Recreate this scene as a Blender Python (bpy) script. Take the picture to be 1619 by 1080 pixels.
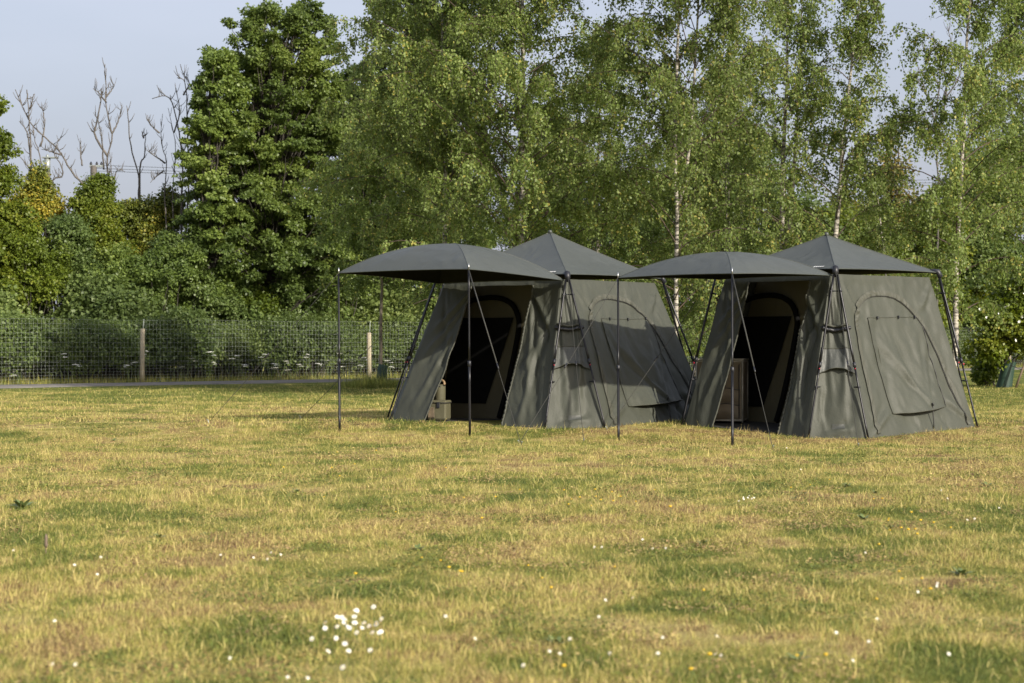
import bpy, math, random
import numpy as np
from mathutils import Vector

R = math.radians
for o in list(bpy.data.objects):
    bpy.data.objects.remove(o)
scene = bpy.context.scene
C = scene.collection

# ------------------------------------------------------------------ camera, sky, sun, exposure
F_PX, CAM_H = 3000.0, 1.13                      # focal length in photograph pixels (1619 wide), lens height in metres
cam_d = bpy.data.cameras.new("camera")
cam_d.sensor_width = 36.0
cam_d.lens = 36.0 * F_PX / 1619.0
cam_d.clip_start, cam_d.clip_end = 0.1, 3000.0
cam_d.dof.use_dof = True
cam_d.dof.focus_distance = 24.0
cam_d.dof.aperture_fstop = 4.2
cam_d.dof.aperture_blades = 7
cam = bpy.data.objects.new("camera", cam_d)
C.objects.link(cam)
cam.location = (0, 0, CAM_H)
cam.rotation_euler = (R(90), 0, 0)
scene.camera = cam

SUN_EL = math.atan(0.51)
SUN_AZ = math.atan2(0.66, -0.75)                # clockwise from +Y
sdir = Vector((math.sin(SUN_AZ) * math.cos(SUN_EL), math.cos(SUN_AZ) * math.cos(SUN_EL), math.sin(SUN_EL)))
world = bpy.data.worlds.new("World")
scene.world = world
world.use_nodes = True
wn, wl = world.node_tree.nodes, world.node_tree.links
wn.clear()
sky = wn.new("ShaderNodeTexSky")
sky.sky_type = 'NISHITA'
sky.sun_disc = False
sky.sun_elevation = SUN_EL
sky.sun_rotation = SUN_AZ
sky.air_density, sky.dust_density, sky.ozone_density = 1.0, 6.5, 2.0
veil = wn.new("ShaderNodeMixRGB")               # thin even high cloud over the blue
veil.inputs[0].default_value = 0.50
veil.inputs[2].default_value = (5.4, 5.6, 6.55, 1)
bg = wn.new("ShaderNodeBackground")
bg.inputs[1].default_value = 0.088
wo = wn.new("ShaderNodeOutputWorld")
haze_n = wn.new("ShaderNodeTexNoise"); haze_n.inputs["Scale"].default_value = 3.2; haze_n.inputs["Detail"].default_value = 5
haze_m = wn.new("ShaderNodeMapping"); haze_m.inputs["Scale"].default_value = (1.0, 1.0, 3.5)
haze_t = wn.new("ShaderNodeTexCoord"); haze_r = wn.new("ShaderNodeMapRange")
haze_r.inputs[1].default_value, haze_r.inputs[2].default_value, haze_r.inputs[3].default_value, haze_r.inputs[4].default_value = 0.3, 0.7, 0.43, 0.57
wl.new(haze_t.outputs["Generated"], haze_m.inputs["Vector"]); wl.new(haze_m.outputs[0], haze_n.inputs["Vector"])
wl.new(haze_n.outputs[0], haze_r.inputs[0]); wl.new(haze_r.outputs[0], veil.inputs[0])
wl.new(sky.outputs[0], veil.inputs[1])
wl.new(veil.outputs[0], bg.inputs[0])
wl.new(bg.outputs[0], wo.inputs[0])

sun_d = bpy.data.lights.new("sun", 'SUN')
sun_d.energy = 3.3
sun_d.angle = R(0.8)
sun_d.color = (1.0, 0.925, 0.80)
sun = bpy.data.objects.new("sun", sun_d)
C.objects.link(sun)
sun.rotation_euler = sdir.to_track_quat('Z', 'Y').to_euler()
sun.location = (20, -15, 20)

scene.view_settings.view_transform = 'Standard'
scene.view_settings.look = 'None'
scene.view_settings.exposure = 0.92
scene.view_settings.gamma = 1.0
scene.render.engine = 'CYCLES'
scene.cycles.max_bounces = 6
scene.cycles.diffuse_bounces = 3
scene.cycles.glossy_bounces = 2
scene.cycles.transmission_bounces = 3
scene.cycles.use_denoising = True

# ------------------------------------------------------------------ small tools
def at(u, v, Y):
    """the point of the place that the photograph shows at (u, v), Y metres away"""
    return np.array([(u - 809.5) / F_PX * Y, Y, CAM_H + (540.0 - v) / F_PX * Y])

def _hash(ix, iy, iz, seed):
    n = (ix * 374761393 + iy * 668265263 + iz * 2147483647 + seed * 1274126177) & 0x7fffffff
    n = ((n ^ (n >> 13)) * 1274126177) & 0x7fffffff
    n = ((n ^ (n >> 16)) * 668265263) & 0x7fffffff
    return ((n ^ (n >> 15)) & 0xffffff) / float(0xffffff)

def vnoise(x, y, z=0.0, seed=0):
    x = np.asarray(x, float); y = np.asarray(y, float) + 0 * x; z = np.asarray(z, float) + 0 * x
    ix, iy, iz = np.floor(x).astype(np.int64), np.floor(y).astype(np.int64), np.floor(z).astype(np.int64)
    fx, fy, fz = x - ix, y - iy, z - iz
    fx, fy, fz = [f * f * (3 - 2 * f) for f in (fx, fy, fz)]
    r = 0
    for dx in (0, 1):
        for dy in (0, 1):
            for dz in (0, 1):
                w = (fx if dx else 1 - fx) * (fy if dy else 1 - fy) * (fz if dz else 1 - fz)
                r = r + w * _hash(ix + dx, iy + dy, iz + dz, seed)
    return r

def fbm(x, y, z=0.0, seed=0, octaves=3):
    r, a, s = 0, 0.5, 0
    for i in range(octaves):
        r = r + a * vnoise(x * 2 ** i, y * 2 ** i, np.asarray(z) * 2 ** i, seed + 17 * i); s += a; a *= 0.5
    return r / s

def sstep(e0, e1, x):
    t = np.clip((x - e0) / (e1 - e0), 0, 1)
    return t * t * (3 - 2 * t)

def ground_z(x, y):
    """gentle swell of the lawn under the tents, plus tussocky unevenness"""
    d = np.asarray(y, float) - 23.7
    return 0.06 * d * np.exp(-(d / 2.5) ** 2) + 0 * np.asarray(x, float)

class Mesh:
    """collects pieces and links them as ONE mesh object"""
    def __init__(self):
        self.v, self.f, self.m, self.s, self.n = [], [], [], [], 0
    def add(self, verts, faces, mat=0, smooth=True):
        verts = np.asarray(verts, float).reshape(-1, 3)
        for f in faces:
            self.f.append([i + self.n for i in f]); self.m.append(mat); self.s.append(smooth)
        self.v.append(verts); self.n += len(verts)
        return self
    def tube(self, pts, rad, sides=6, mat=0, cap=True):
        pts = np.asarray(pts, float); n = len(pts)
        rad = np.broadcast_to(np.asarray(rad, float), (n,))
        tan = np.gradient(pts, axis=0); tan /= np.linalg.norm(tan, axis=1)[:, None] + 1e-9
        ref = np.array([0, 0, 1.0]) if abs(tan[:, 2]).mean() < 0.8 else np.array([1.0, 0.13, 0])
        s = np.cross(tan, ref); s /= np.linalg.norm(s, axis=1)[:, None] + 1e-9
        b = np.cross(tan, s)
        an = np.arange(sides) * 2 * math.pi / sides
        ring = pts[:, None] + rad[:, None, None] * (np.cos(an)[None, :, None] * s[:, None] + np.sin(an)[None, :, None] * b[:, None])
        fs = [[i * sides + k, i * sides + (k + 1) % sides, (i + 1) * sides + (k + 1) % sides, (i + 1) * sides + k]
              for i in range(n - 1) for k in range(sides)]
        if cap:
            fs.append(list(range(sides))[::-1]); fs.append([(n - 1) * sides + k for k in range(sides)])
        return self.add(ring.reshape(-1, 3), fs, mat)
    def grid(self, P, mat=0, flip=False):
        n, m = P.shape[:2]
        fs = [[i * m + j, i * m + j + 1, (i + 1) * m + j + 1, (i + 1) * m + j] for i in range(n - 1) for j in range(m - 1)]
        if flip: fs = [f[::-1] for f in fs]
        return self.add(P.reshape(-1, 3), fs, mat)
    def box(self, c, d, mat=0, taper=1.0, bev=0.0):
        """box with softened vertical and top edges"""
        c, d = np.asarray(c, float), np.asarray(d, float) / 2
        b = bev or min(d) * 0.15
        def ring(hx, hy, z, t):
            k = [(-hx + b, -hy), (hx - b, -hy), (hx, -hy + b), (hx, hy - b), (hx - b, hy), (-hx + b, hy), (-hx, hy - b), (-hx, -hy + b)]
            return [(x * t + c[0], y * t + c[1], z + c[2]) for x, y in k]
        rs = [ring(d[0] - b * .6, d[1] - b * .6, -d[2], 1), ring(d[0], d[1], -d[2] + b, 1), ring(d[0], d[1], d[2] - b, taper), ring(d[0] - b * .6, d[1] - b * .6, d[2], taper)]
        v = [p for r in rs for p in r]
        fs = [[i * 8 + k, i * 8 + (k + 1) % 8, (i + 1) * 8 + (k + 1) % 8, (i + 1) * 8 + k] for i in range(3) for k in range(8)]
        fs += [list(range(8))[::-1], [24 + k for k in range(8)]]
        return self.add(v, fs, mat, False)
    def build(self, name, mats, parent=None, attrs=None):
        me = bpy.data.meshes.new(name)
        me.from_pydata(np.concatenate(self.v).tolist(), [], self.f)
        for m in (mats if isinstance(mats, (list, tuple)) else [mats]): me.materials.append(m)
        me.polygons.foreach_set("material_index", self.m)
        me.polygons.foreach_set("use_smooth", self.s)
        me.update()
        return link(name, me, parent)

def link(name, data, parent=None):
    o = bpy.data.objects.new(name, data); C.objects.link(o)
    if parent is not None: o.parent = parent
    return o

def fast_mesh(name, verts, k, mat, attrs):
    """mesh of len(verts)/k separate k-gons, with per-face float attributes"""
    n = len(verts) // k
    me = bpy.data.meshes.new(name)
    me.vertices.add(n * k); me.vertices.foreach_set("co", verts.astype(np.float32).ravel())
    me.loops.add(n * k); me.loops.foreach_set("vertex_index", np.arange(n * k, dtype=np.int32))
    me.polygons.add(n); me.polygons.foreach_set("loop_start", np.arange(0, n * k, k, dtype=np.int32))
    for key, val in attrs.items():
        a = me.attributes.new(key, 'FLOAT', 'FACE'); a.data.foreach_set("value", np.asarray(val, np.float32))
    me.materials.append(mat); me.update(calc_edges=True)
    return me

def thing(name, label, cat, loc=(0, 0, 0), rz=0.0, group=None):
    o = link(name, None); o.location = loc; o.rotation_euler = (0, 0, rz)
    return tag(o, label, cat, group)

def tag(o, label, cat, group=None, kind=None):
    if label: o["label"] = label
    if cat: o["category"] = cat
    if group: o["group"] = group
    if kind: o["kind"] = kind
    return o

def structure(o):
    o["kind"] = "structure"; return o

def copy_thing(src, label, loc, rz=0.0, sc=1.0, group=None):
    c = src.copy(); C.objects.link(c); c.location = loc; c.rotation_euler = (0, 0, rz)
    c.scale = (sc, sc, sc) if not isinstance(sc, tuple) else sc
    if label: c["label"] = label
    if group: c["group"] = group
    for ch in list(src.children):
        d = ch.copy(); C.objects.link(d); d.parent = c
        for g in list(ch.children):
            e = g.copy(); C.objects.link(e); e.parent = d
    return c

# ------------------------------------------------------------------ materials
def new_mat(name):
    m = bpy.data.materials.new(name); m.use_nodes = True
    nt = m.node_tree; b = nt.nodes["Principled BSDF"]
    return m, nt, b

def noise_node(nt, scale, detail=4, vec=None, rough=0.6):
    n = nt.nodes.new("ShaderNodeTexNoise"); n.inputs["Scale"].default_value = scale
    n.inputs["Detail"].default_value = detail; n.inputs["Roughness"].default_value = rough
    if vec is not None: nt.links.new(vec, n.inputs["Vector"])
    return n

def ramp_node(nt, fac, stops):
    r = nt.nodes.new("ShaderNodeValToRGB"); nt.links.new(fac, r.inputs[0])
    e = r.color_ramp.elements
    while len(e) < len(stops): e.new(0.5)
    for k, (p, c) in zip(e, stops): k.position = p; k.color = (*c, 1)
    return r

def bump_node(nt, h, bsdf, strength, dist):
    b = nt.nodes.new("ShaderNodeBump"); b.inputs["Strength"].default_value = strength; b.inputs["Distance"].default_value = dist
    nt.links.new(h, b.inputs["Height"]); nt.links.new(b.outputs[0], bsdf.inputs["Normal"])
    return b

def plain(name, col, rough=0.6, metal=0.0, var=0.25, scale=12.0, bump=0.0, stretch=None, spec=0.5):
    m, nt, b = new_mat(name)
    tc = nt.nodes.new("ShaderNodeTexCoord"); vec = tc.outputs["Object"]
    if stretch:
        mp = nt.nodes.new("ShaderNodeMapping"); mp.inputs["Scale"].default_value = stretch
        nt.links.new(vec, mp.inputs["Vector"]); vec = mp.outputs[0]
    n = noise_node(nt, scale, 5, vec)
    lo = tuple(c * (1 - var) for c in col); hi = tuple(min(1, c * (1 + var)) for c in col)
    r = ramp_node(nt, n.outputs[0], [(0.25, lo), (0.75, hi)])
    nt.links.new(r.outputs[0], b.inputs["Base Color"])
    b.inputs["Roughness"].default_value = rough; b.inputs["Metallic"].default_value = metal
    b.inputs["Specular IOR Level"].default_value = spec
    if bump: bump_node(nt, n.outputs[0], b, bump, 0.01)
    return m

def fabric(name, col, rough=0.6, wr=0.5, spec=0.5):
    """woven ripstop with fine creases"""
    m, nt, b = new_mat(name)
    tc = nt.nodes.new("ShaderNodeTexCoord"); vec = tc.outputs["Object"]
    big = noise_node(nt, 2.2, 4, vec)
    r = ramp_node(nt, big.outputs[0], [(0.3, tuple(c * 0.93 for c in col)), (0.7, tuple(c * 1.06 for c in col))])
    nt.links.new(r.outputs[0], b.inputs["Base Color"])
    b.inputs["Roughness"].default_value = rough
    b.inputs["Specular IOR Level"].default_value = spec
    mp = nt.nodes.new("ShaderNodeMapping"); mp.inputs["Scale"].default_value = (1.0, 1.0, 0.45)
    mp.inputs["Rotation"].default_value = (0.3, 0.25, 0.4)
    nt.links.new(vec, mp.inputs["Vector"])
    w = nt.nodes.new("ShaderNodeTexNoise"); w.noise_type = 'RIDGED_MULTIFRACTAL'
    w.inputs["Scale"].default_value = 4.5; w.inputs["Detail"].default_value = 3
    w.inputs["Distortion"].default_value = 0.6
    nt.links.new(mp.outputs[0], w.inputs["Vector"])
    f = noise_node(nt, 38, 3, vec)
    ad = nt.nodes.new("ShaderNodeMath"); ad.operation = 'MULTIPLY_ADD'; ad.inputs[1].default_value = 0.12
    nt.links.new(f.outputs[0], ad.inputs[0]); nt.links.new(w.outputs[0], ad.inputs[2])
    bump_node(nt, ad.outputs[0], b, wr, 0.028)
    return m

def leaf_mat(name, stops, trans=0.32, rough=0.42, hue=0.0, spec=0.4):
    m, nt, b = new_mat(name)
    at_ = nt.nodes.new("ShaderNodeAttribute"); at_.attribute_name = "tone"
    r = ramp_node(nt, at_.outputs["Fac"], stops)
    oi = nt.nodes.new("ShaderNodeObjectInfo")
    hs = nt.nodes.new("ShaderNodeHueSaturation")
    mr = nt.nodes.new("ShaderNodeMapRange"); mr.inputs[3].default_value = 0.85; mr.inputs[4].default_value = 1.12
    nt.links.new(oi.outputs["Random"], mr.inputs[0]); nt.links.new(mr.outputs[0], hs.inputs["Value"])
    nt.links.new(r.outputs[0], hs.inputs["Color"])
    nt.links.new(hs.outputs[0], b.inputs["Base Color"])
    b.inputs["Roughness"].default_value = rough; b.inputs["Specular IOR Level"].default_value = spec
    tr = nt.nodes.new("ShaderNodeBsdfTranslucent")
    br = nt.nodes.new("ShaderNodeHueSaturation"); br.inputs["Hue"].default_value = 0.49; br.inputs["Saturation"].default_value = 1.1
    br.inputs["Value"].default_value = 1.15
    nt.links.new(hs.outputs[0], br.inputs["Color"]); nt.links.new(br.outputs[0], tr.inputs[0])
    mx = nt.nodes.new("ShaderNodeMixShader"); mx.inputs[0].default_value = trans
    nt.links.new(b.outputs[0], mx.inputs[1]); nt.links.new(tr.outputs[0], mx.inputs[2])
    nt.links.new(mx.outputs[0], nt.nodes["Material Output"].inputs[0])
    return m

M = {}
M['wall_fabric'] = fabric("olive tent fabric", (0.054, 0.058, 0.045), 0.56, 0.8, 0.28)
M['roof_fabric'] = fabric("graphite roof fabric", (0.056, 0.063, 0.057), 0.47, 0.45, 0.45)
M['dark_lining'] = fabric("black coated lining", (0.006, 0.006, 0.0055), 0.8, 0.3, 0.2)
M['inner_fabric'] = fabric("brown olive inner fabric", (0.085, 0.075, 0.042), 0.7, 0.5)
M['mesh_black'] = plain("black insect mesh", (0.006, 0.006, 0.006), 0.9, spec=0.1)
M['seam'] = fabric("seam tape", (0.062, 0.064, 0.050), 0.6, 0.6, 0.3)
M['pocket'] = fabric("grey pocket fabric", (0.058, 0.062, 0.056), 0.5, 1.0, 0.4)
M['zip'] = plain("dark zip tape", (0.03, 0.03, 0.028), 0.6)
M['pole_black'] = plain("black anodised pole", (0.018, 0.018, 0.02), 0.34, 0.6, spec=0.6)
M['plastic_black'] = plain("black moulded plastic", (0.012, 0.013, 0.018), 0.45)
M['steel'] = plain("bright steel", (0.55, 0.55, 0.55), 0.35, 1.0)
M['red_button'] = plain("red button", (0.45, 0.02, 0.04), 0.4)
M['cord'] = plain("dark olive guy cord", (0.035, 0.035, 0.03), 0.8)
M['ground_sheet'] = plain("grey groundsheet", (0.035, 0.036, 0.034), 0.7, bump=0.3)
M['mark_white'] = plain("pale print", (0.6, 0.6, 0.58), 0.6)
M['bag_green'] = fabric("olive bag canvas", (0.085, 0.080, 0.044), 0.75, 0.5)
M['camo'] = plain("brown camouflage canvas", (0.13, 0.10, 0.065), 0.8, var=0.5, scale=14)
M['tan'] = plain("tan leather", (0.25, 0.165, 0.09), 0.55)
M['frame_grey'] = plain("dull grey alloy tube", (0.26, 0.245, 0.2), 0.5, 0.2)
M['cupboard_fabric'] = fabric("brown cupboard canvas", (0.15, 0.122, 0.08), 0.75, 0.6)
M['fence_wire'] = plain("galvanised wire", (0.32, 0.35, 0.32), 0.6, 0.2, var=0.15, scale=3)
M['fence_post'] = plain("weathered timber", (0.36, 0.31, 0.22), 0.85, var=0.35, scale=6, bump=0.6, stretch=(9, 9, 0.8))
M['guard'] = plain("dark green tree guard", (0.018, 0.045, 0.030), 0.6, var=0.4, scale=8, stretch=(3, 3, 0.6))
M['dead_wood'] = plain("grey brown dead wood", (0.105, 0.095, 0.085), 0.9, var=0.4, scale=5, bump=0.4)
M['bark'] = plain("dark bark", (0.048, 0.042, 0.034), 0.9, var=0.45, scale=9, bump=0.6, stretch=(3, 3, 0.7))
M['sapling_bark'] = plain("grey brown sapling bark", (0.17, 0.14, 0.105), 0.85, var=0.4, scale=8, stretch=(3, 3, 1.2))
M['pole_wood'] = plain("creosoted pole", (0.10, 0.09, 0.08), 0.85, var=0.3, scale=5, stretch=(6, 6, 0.5))
M['pole_metal'] = plain("galvanised fitting", (0.32, 0.35, 0.34), 0.5, 0.5)
M['petal'] = plain("white petals", (0.80, 0.80, 0.76), 0.6, var=0.05)
M['yellow'] = plain("yellow florets", (0.72, 0.46, 0.02), 0.6, var=0.15)
M['stem'] = plain("flower stem", (0.10, 0.14, 0.035), 0.6)
M['umbel'] = plain("cream umbels", (0.72, 0.72, 0.64), 0.7, var=0.1)
M['timber_stake'] = plain("stake timber", (0.16, 0.12, 0.085), 0.85, var=0.3, scale=8)
M['weed'] = plain("dock leaf", (0.11, 0.15, 0.045), 0.5, var=0.3)

def birch_bark():
    m, nt, b = new_mat("white birch bark")
    tc = nt.nodes.new("ShaderNodeTexCoord")
    mp = nt.nodes.new("ShaderNodeMapping"); mp.inputs["Scale"].default_value = (2.0, 2.0, 9.0)
    nt.links.new(tc.outputs["Object"], mp.inputs["Vector"])
    n = noise_node(nt, 1.4, 5, mp.outputs[0], 0.7)
    r = ramp_node(nt, n.outputs[0], [(0.42, (0.05, 0.045, 0.04)), (0.54, (0.40, 0.365, 0.31)), (0.8, (0.58, 0.54, 0.47))])
    nt.links.new(r.outputs[0], b.inputs["Base Color"]); b.inputs["Roughness"].default_value = 0.75
    bump_node(nt, n.outputs[0], b, 0.4, 0.01)
    return m
M['birch_bark'] = birch_bark()
M['birch_twig'] = plain("purple brown twigs", (0.075, 0.05, 0.04), 0.8)
M['birch_leaf'] = leaf_mat("birch leaves", [(0.0, (0.125, 0.168, 0.038)), (0.55, (0.210, 0.285, 0.080)), (0.9, (0.325, 0.395, 0.135)), (1.0, (0.48, 0.44, 0.12))], 0.50, 0.48, 0.0, 0.35)
M['maple_leaf'] = leaf_mat("sycamore leaves", [(0.0, (0.085, 0.130, 0.032)), (0.6, (0.165, 0.228, 0.052)), (1.0, (0.25, 0.31, 0.075))], 0.44, 0.45)
M['dark_leaf'] = leaf_mat("dark shrub leaves", [(0.0, (0.066, 0.104, 0.030)), (0.6, (0.135, 0.192, 0.054)), (1.0, (0.215, 0.265, 0.085))], 0.42, 0.45)
M['hedge_leaf'] = leaf_mat("bramble leaves", [(0.0, (0.085, 0.125, 0.036)), (0.6, (0.17, 0.23, 0.064)), (1.0, (0.26, 0.315, 0.10))], 0.42, 0.5)
M['bright_leaf'] = leaf_mat("fresh green leaves", [(0.0, (0.085, 0.125, 0.016)), (0.6, (0.165, 0.220, 0.028)), (1.0, (0.27, 0.295, 0.04))], 0.42, 0.45)
M['yellow_leaf'] = leaf_mat("yellowing leaves", [(0.0, (0.10, 0.13, 0.022)), (0.50, (0.17, 0.20, 0.03)), (0.74, (0.34, 0.30, 0.04)), (1.0, (0.50, 0.39, 0.05))], 0.3, 0.5)
M['rust_leaf'] = leaf_mat("rusty dying leaves", [(0.0, (0.07, 0.095, 0.022)), (0.55, (0.14, 0.155, 0.036)), (1.0, (0.26, 0.175, 0.05))], 0.3, 0.5)

def turf_stops():
    return [(0.0, (0.115, 0.152, 0.034)), (0.26, (0.210, 0.230, 0.050)), (0.52, (0.375, 0.340, 0.092)), (0.78, (0.60, 0.505, 0.195)), (0.92, (0.40, 0.295, 0.125)), (1.0, (0.22, 0.145, 0.075))]

def grass_mat():
    m, nt, b = new_mat("grass blades")
    d = nt.nodes.new("ShaderNodeAttribute"); d.attribute_name = "dry"
    t = nt.nodes.new("ShaderNodeAttribute"); t.attribute_name = "tone"
    r = ramp_node(nt, d.outputs["Fac"], turf_stops())
    hs = nt.nodes.new("ShaderNodeHueSaturation")
    mr = nt.nodes.new("ShaderNodeMapRange"); mr.inputs[3].default_value = 0.55; mr.inputs[4].default_value = 1.5
    nt.links.new(t.outputs["Fac"], mr.inputs[0]); nt.links.new(mr.outputs[0], hs.inputs["Value"])
    nt.links.new(r.outputs[0], hs.inputs["Color"]); nt.links.new(hs.outputs[0], b.inputs["Base Color"])
    b.inputs["Roughness"].default_value = 0.55; b.inputs["Specular IOR Level"].default_value = 0.3
    tr = nt.nodes.new("ShaderNodeBsdfTranslucent"); nt.links.new(hs.outputs[0], tr.inputs[0])
    mx = nt.nodes.new("ShaderNodeMixShader"); mx.inputs[0].default_value = 0.35
    nt.links.new(b.outputs[0], mx.inputs[1]); nt.links.new(tr.outputs[0], mx.inputs[2])
    nt.links.new(mx.outputs[0], nt.nodes["Material Output"].inputs[0])
    return m
M['grass'] = grass_mat()

def ground_mat():
    m, nt, b = new_mat("dry lawn soil")
    d = nt.nodes.new("ShaderNodeAttribute"); d.attribute_name = "dry"
    tc = nt.nodes.new("ShaderNodeTexCoord")
    n = noise_node(nt, 9.0, 8, tc.outputs["Object"], 0.75)
    ma = nt.nodes.new("ShaderNodeMath"); ma.operation = 'MULTIPLY_ADD'; ma.inputs[1].default_value = 0.7
    sb = nt.nodes.new("ShaderNodeMath"); sb.operation = 'SUBTRACT'; sb.inputs[1].default_value = 0.35
    nt.links.new(n.outputs[0], ma.inputs[0]); nt.links.new(d.outputs["Fac"], ma.inputs[2]); nt.links.new(ma.outputs[0], sb.inputs[0])
    r = ramp_node(nt, sb.outputs[0], [(p, tuple(x * 0.80 for x in c)) for p, c in turf_stops()])
    f = noise_node(nt, 60, 4, tc.outputs["Object"], 0.7)
    mx = nt.nodes.new("ShaderNodeMixRGB"); mx.blend_type = 'MULTIPLY'; mx.inputs[0].default_value = 0.6
    rr = ramp_node(nt, f.outputs[0], [(0.3, (0.5, 0.48, 0.45)), (0.65, (1, 1, 1))])
    nt.links.new(r.outputs[0], mx.inputs[1]); nt.links.new(rr.outputs[0], mx.inputs[2])
    nt.links.new(mx.outputs[0], b.inputs["Base Color"]); b.inputs["Roughness"].default_value = 0.95
    b.inputs["Specular IOR Level"].default_value = 0.1
    bump_node(nt, f.outputs[0], b, 0.8, 0.03)
    return m
M['ground'] = ground_mat()
M['path'] = plain("worn tarmac", (0.165, 0.155, 0.14), 0.95, var=0.22, scale=1.5, bump=0.4, spec=0.05)

# ------------------------------------------------------------------ the lawn, the path
FA, FD = np.array([-10.2, 52.5]), np.array([0.73, 0.683])           # the fence line: a point on it and its direction
FD = FD / np.linalg.norm(FD)
FN = np.array([FD[1], -FD[0]])                                       # towards the camera

def fence_off(x, y):
    return (np.asarray(x) - FA[0]) * FN[0] + (np.asarray(y) - FA[1]) * FN[1]

def dryness(x, y):
    """0 fresh green .. 0.8 straw .. 1 brown, in patches"""
    p = fbm(x * 0.55 + 5, y * 0.40 + 3, seed=3, octaves=3)
    q = fbm(x * 2.1, y * 1.5, seed=9, octaves=3)
    s = fbm(x * 7.0, y * 5.0, seed=21, octaves=2)
    d = 0.635 + 0.62 * (p - 0.5) + 1.05 * (q - 0.5) + 1.25 * (s - 0.5)
    g = fbm(x * 1.9 + 40, y * 1.3 + 9, seed=33, octaves=4)
    d = d - 0.36 * sstep(0.54, 0.70, g)                              # greener clumps
    d = d - 0.46 * sstep(30, 40, y)                                   # fresher towards the trees
    d = d - 0.14 * sstep(9.0, 6.3, y)
    d = d - 0.30 * np.exp(-(((x - 5.5) / 3) ** 2 + ((y - 33.0) / 5) ** 2))
    return np.clip(d, 0.02, 0.98)

def axis(near, step, far):
    a = list(np.arange(near[0], near[1] + 1e-6, step))
    lo, hi, st = a[0], a[-1], step
    L, H = [], []
    while lo > -far or hi < far:
        st *= 1.35
        if lo > -far: lo -= st; L.append(lo)
        if hi < far: hi += st; H.append(hi)
    return np.array(L[::-1] + a + H)

gx, gy = axis((-16, 18), 0.25, 900), axis((3, 60), 0.25, 900)
GX, GY = np.meshgrid(gx, gy, indexing='ij')
G = Mesh().grid(np.stack([GX, GY, ground_z(GX, GY)], -1))
ground = structure(G.build("ground", M['ground']))
da = ground.data.attributes.new("dry", 'FLOAT', 'POINT')
da.data.foreach_set("value", dryness(GX, GY).ravel().astype(np.float32))

pm = Mesh()
ts = np.linspace(-60, 140, 160)
P0 = FA + ts[:, None] * FD
wob = 0.12 * np.sin(ts * 0.7) + 0.08 * np.sin(ts * 1.9)
prow = [np.c_[P0 + (0.75 + k * 2.6 + wob * (1 if k > .5 else -.6))[:, None] * FN, np.full(len(ts), zz)] for k, zz in ((-.02, -.02), (0, .022), (.33, .042), (.66, .042), (1, .022), (1.02, -.02))]
pm.grid(np.stack(prow, 0), flip=True)
structure(pm.build("path", M['path']))

# ------------------------------------------------------------------ grass
TENTS = {'R': dict(c=(4.113, 24.797), th=0.876, s=1.96, zh=2.033, zp=2.527, L=1.83, za=1.93, b=1.584, ch=0.512, dome=0.30),
         'L': dict(c=(0.53, 26.33), th=0.664, s=2.175, zh=2.016, zp=2.648, L=2.02, za=2.019, b=1.863, ch=0.56, dome=0.42)}

def inside_tents(x, y, grow=0.0):
    r = np.zeros(len(x), bool)
    for T in TENTS.values():
        dx, dy = x - T['c'][0], y - T['c'][1]; c, s = math.cos(T['th']), math.sin(T['th'])
        lx, ly = dx * c - dy * s, dx * s + dy * c
        b = T['b'] + grow
        r |= (abs(lx) < b) & (abs(ly) < b) & (abs(lx) + abs(ly) < 2 * b - T['ch'])
    return r

def make_grass(name, y0, y1, density, hgt, wid, segs, seed):
    rg = np.random.default_rng(seed)
    ym = y1
    n = int(density * (y1 - y0) * 2 * (0.27 * ym + 1.8))
    y = rg.uniform(y0, y1, n); x = rg.uniform(-1, 1, n) * (0.27 * ym + 1.8)
    k = (abs(x) < 0.27 * y + 1.8) & ~inside_tents(x, y, 0.0) & (fence_off(x, y) > 3.2)
    x, y = x[k], y[k]
    lush = fbm(x * 1.3 + 7, y * 1.3, seed=51, octaves=3)
    keep = rg.random(len(x)) < 0.10 + 1.5 * lush
    x, y, lush = x[keep], y[keep], lush[keep]
    n = len(x)
    dry = dryness(x, y) + rg.normal(0, 0.22, n)
    h = hgt * rg.lognormal(0, 0.38, n) * (0.45 + 1.0 * lush)
    h = h * (0.30 + 0.70 * sstep(3.2, 9.0, fence_off(x, y)))
    tall = rg.random(n) < 0.03
    h = np.where(tall, h * 1.9, h); dry = np.where(tall, 0.75 + 0.1 * rg.random(n), dry)
    near_tent = inside_tents(x, y, 0.10)
    h = np.where(near_tent, h * 1.15, h)
    an = rg.uniform(0, 2 * math.pi, n); lean = rg.gamma(2.0, 0.55, n)
    w = wid * rg.uniform(0.6, 1.3, n)
    z = ground_z(x, y)
    base = np.stack([x, y, z - 0.004], 1)
    dirv = np.stack([np.cos(an), np.sin(an), 0 * an], 1)
    wa = rg.uniform(0, 2 * math.pi, n)
    side = np.stack([np.cos(wa), np.sin(wa), 0 * wa], 1) * w[:, None] / 2
    up = np.array([0, 0, 1.0])
    tone = rg.random(n)
    nl = np.sqrt(1 + lean ** 2)
    tip = base + (up + dirv * lean[:, None]) * (h / nl)[:, None]
    if segs == 1:
        v = np.stack([base - side, base + side, tip], 1).reshape(-1, 3)
        me = fast_mesh(name, v, 3, M['grass'], {"dry": dry, "tone": tone})
    else:
        mid = base + (up + dirv * lean[:, None] * 0.55) * (h / nl * 0.6)[:, None]
        v = np.stack([base - side, base + side, mid + side * .8, mid - side * .8], 1).reshape(-1, 3)
        v2 = np.stack([mid - side * .8, mid + side * .8, tip + side * .12, tip - side * .12], 1).reshape(-1, 3)
        me = fast_mesh(name, np.concatenate([v, v2]), 4, M['grass'], {"dry": np.r_[dry, dry], "tone": np.r_[tone, tone]})
    o = link(name, me)
    return o

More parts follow.
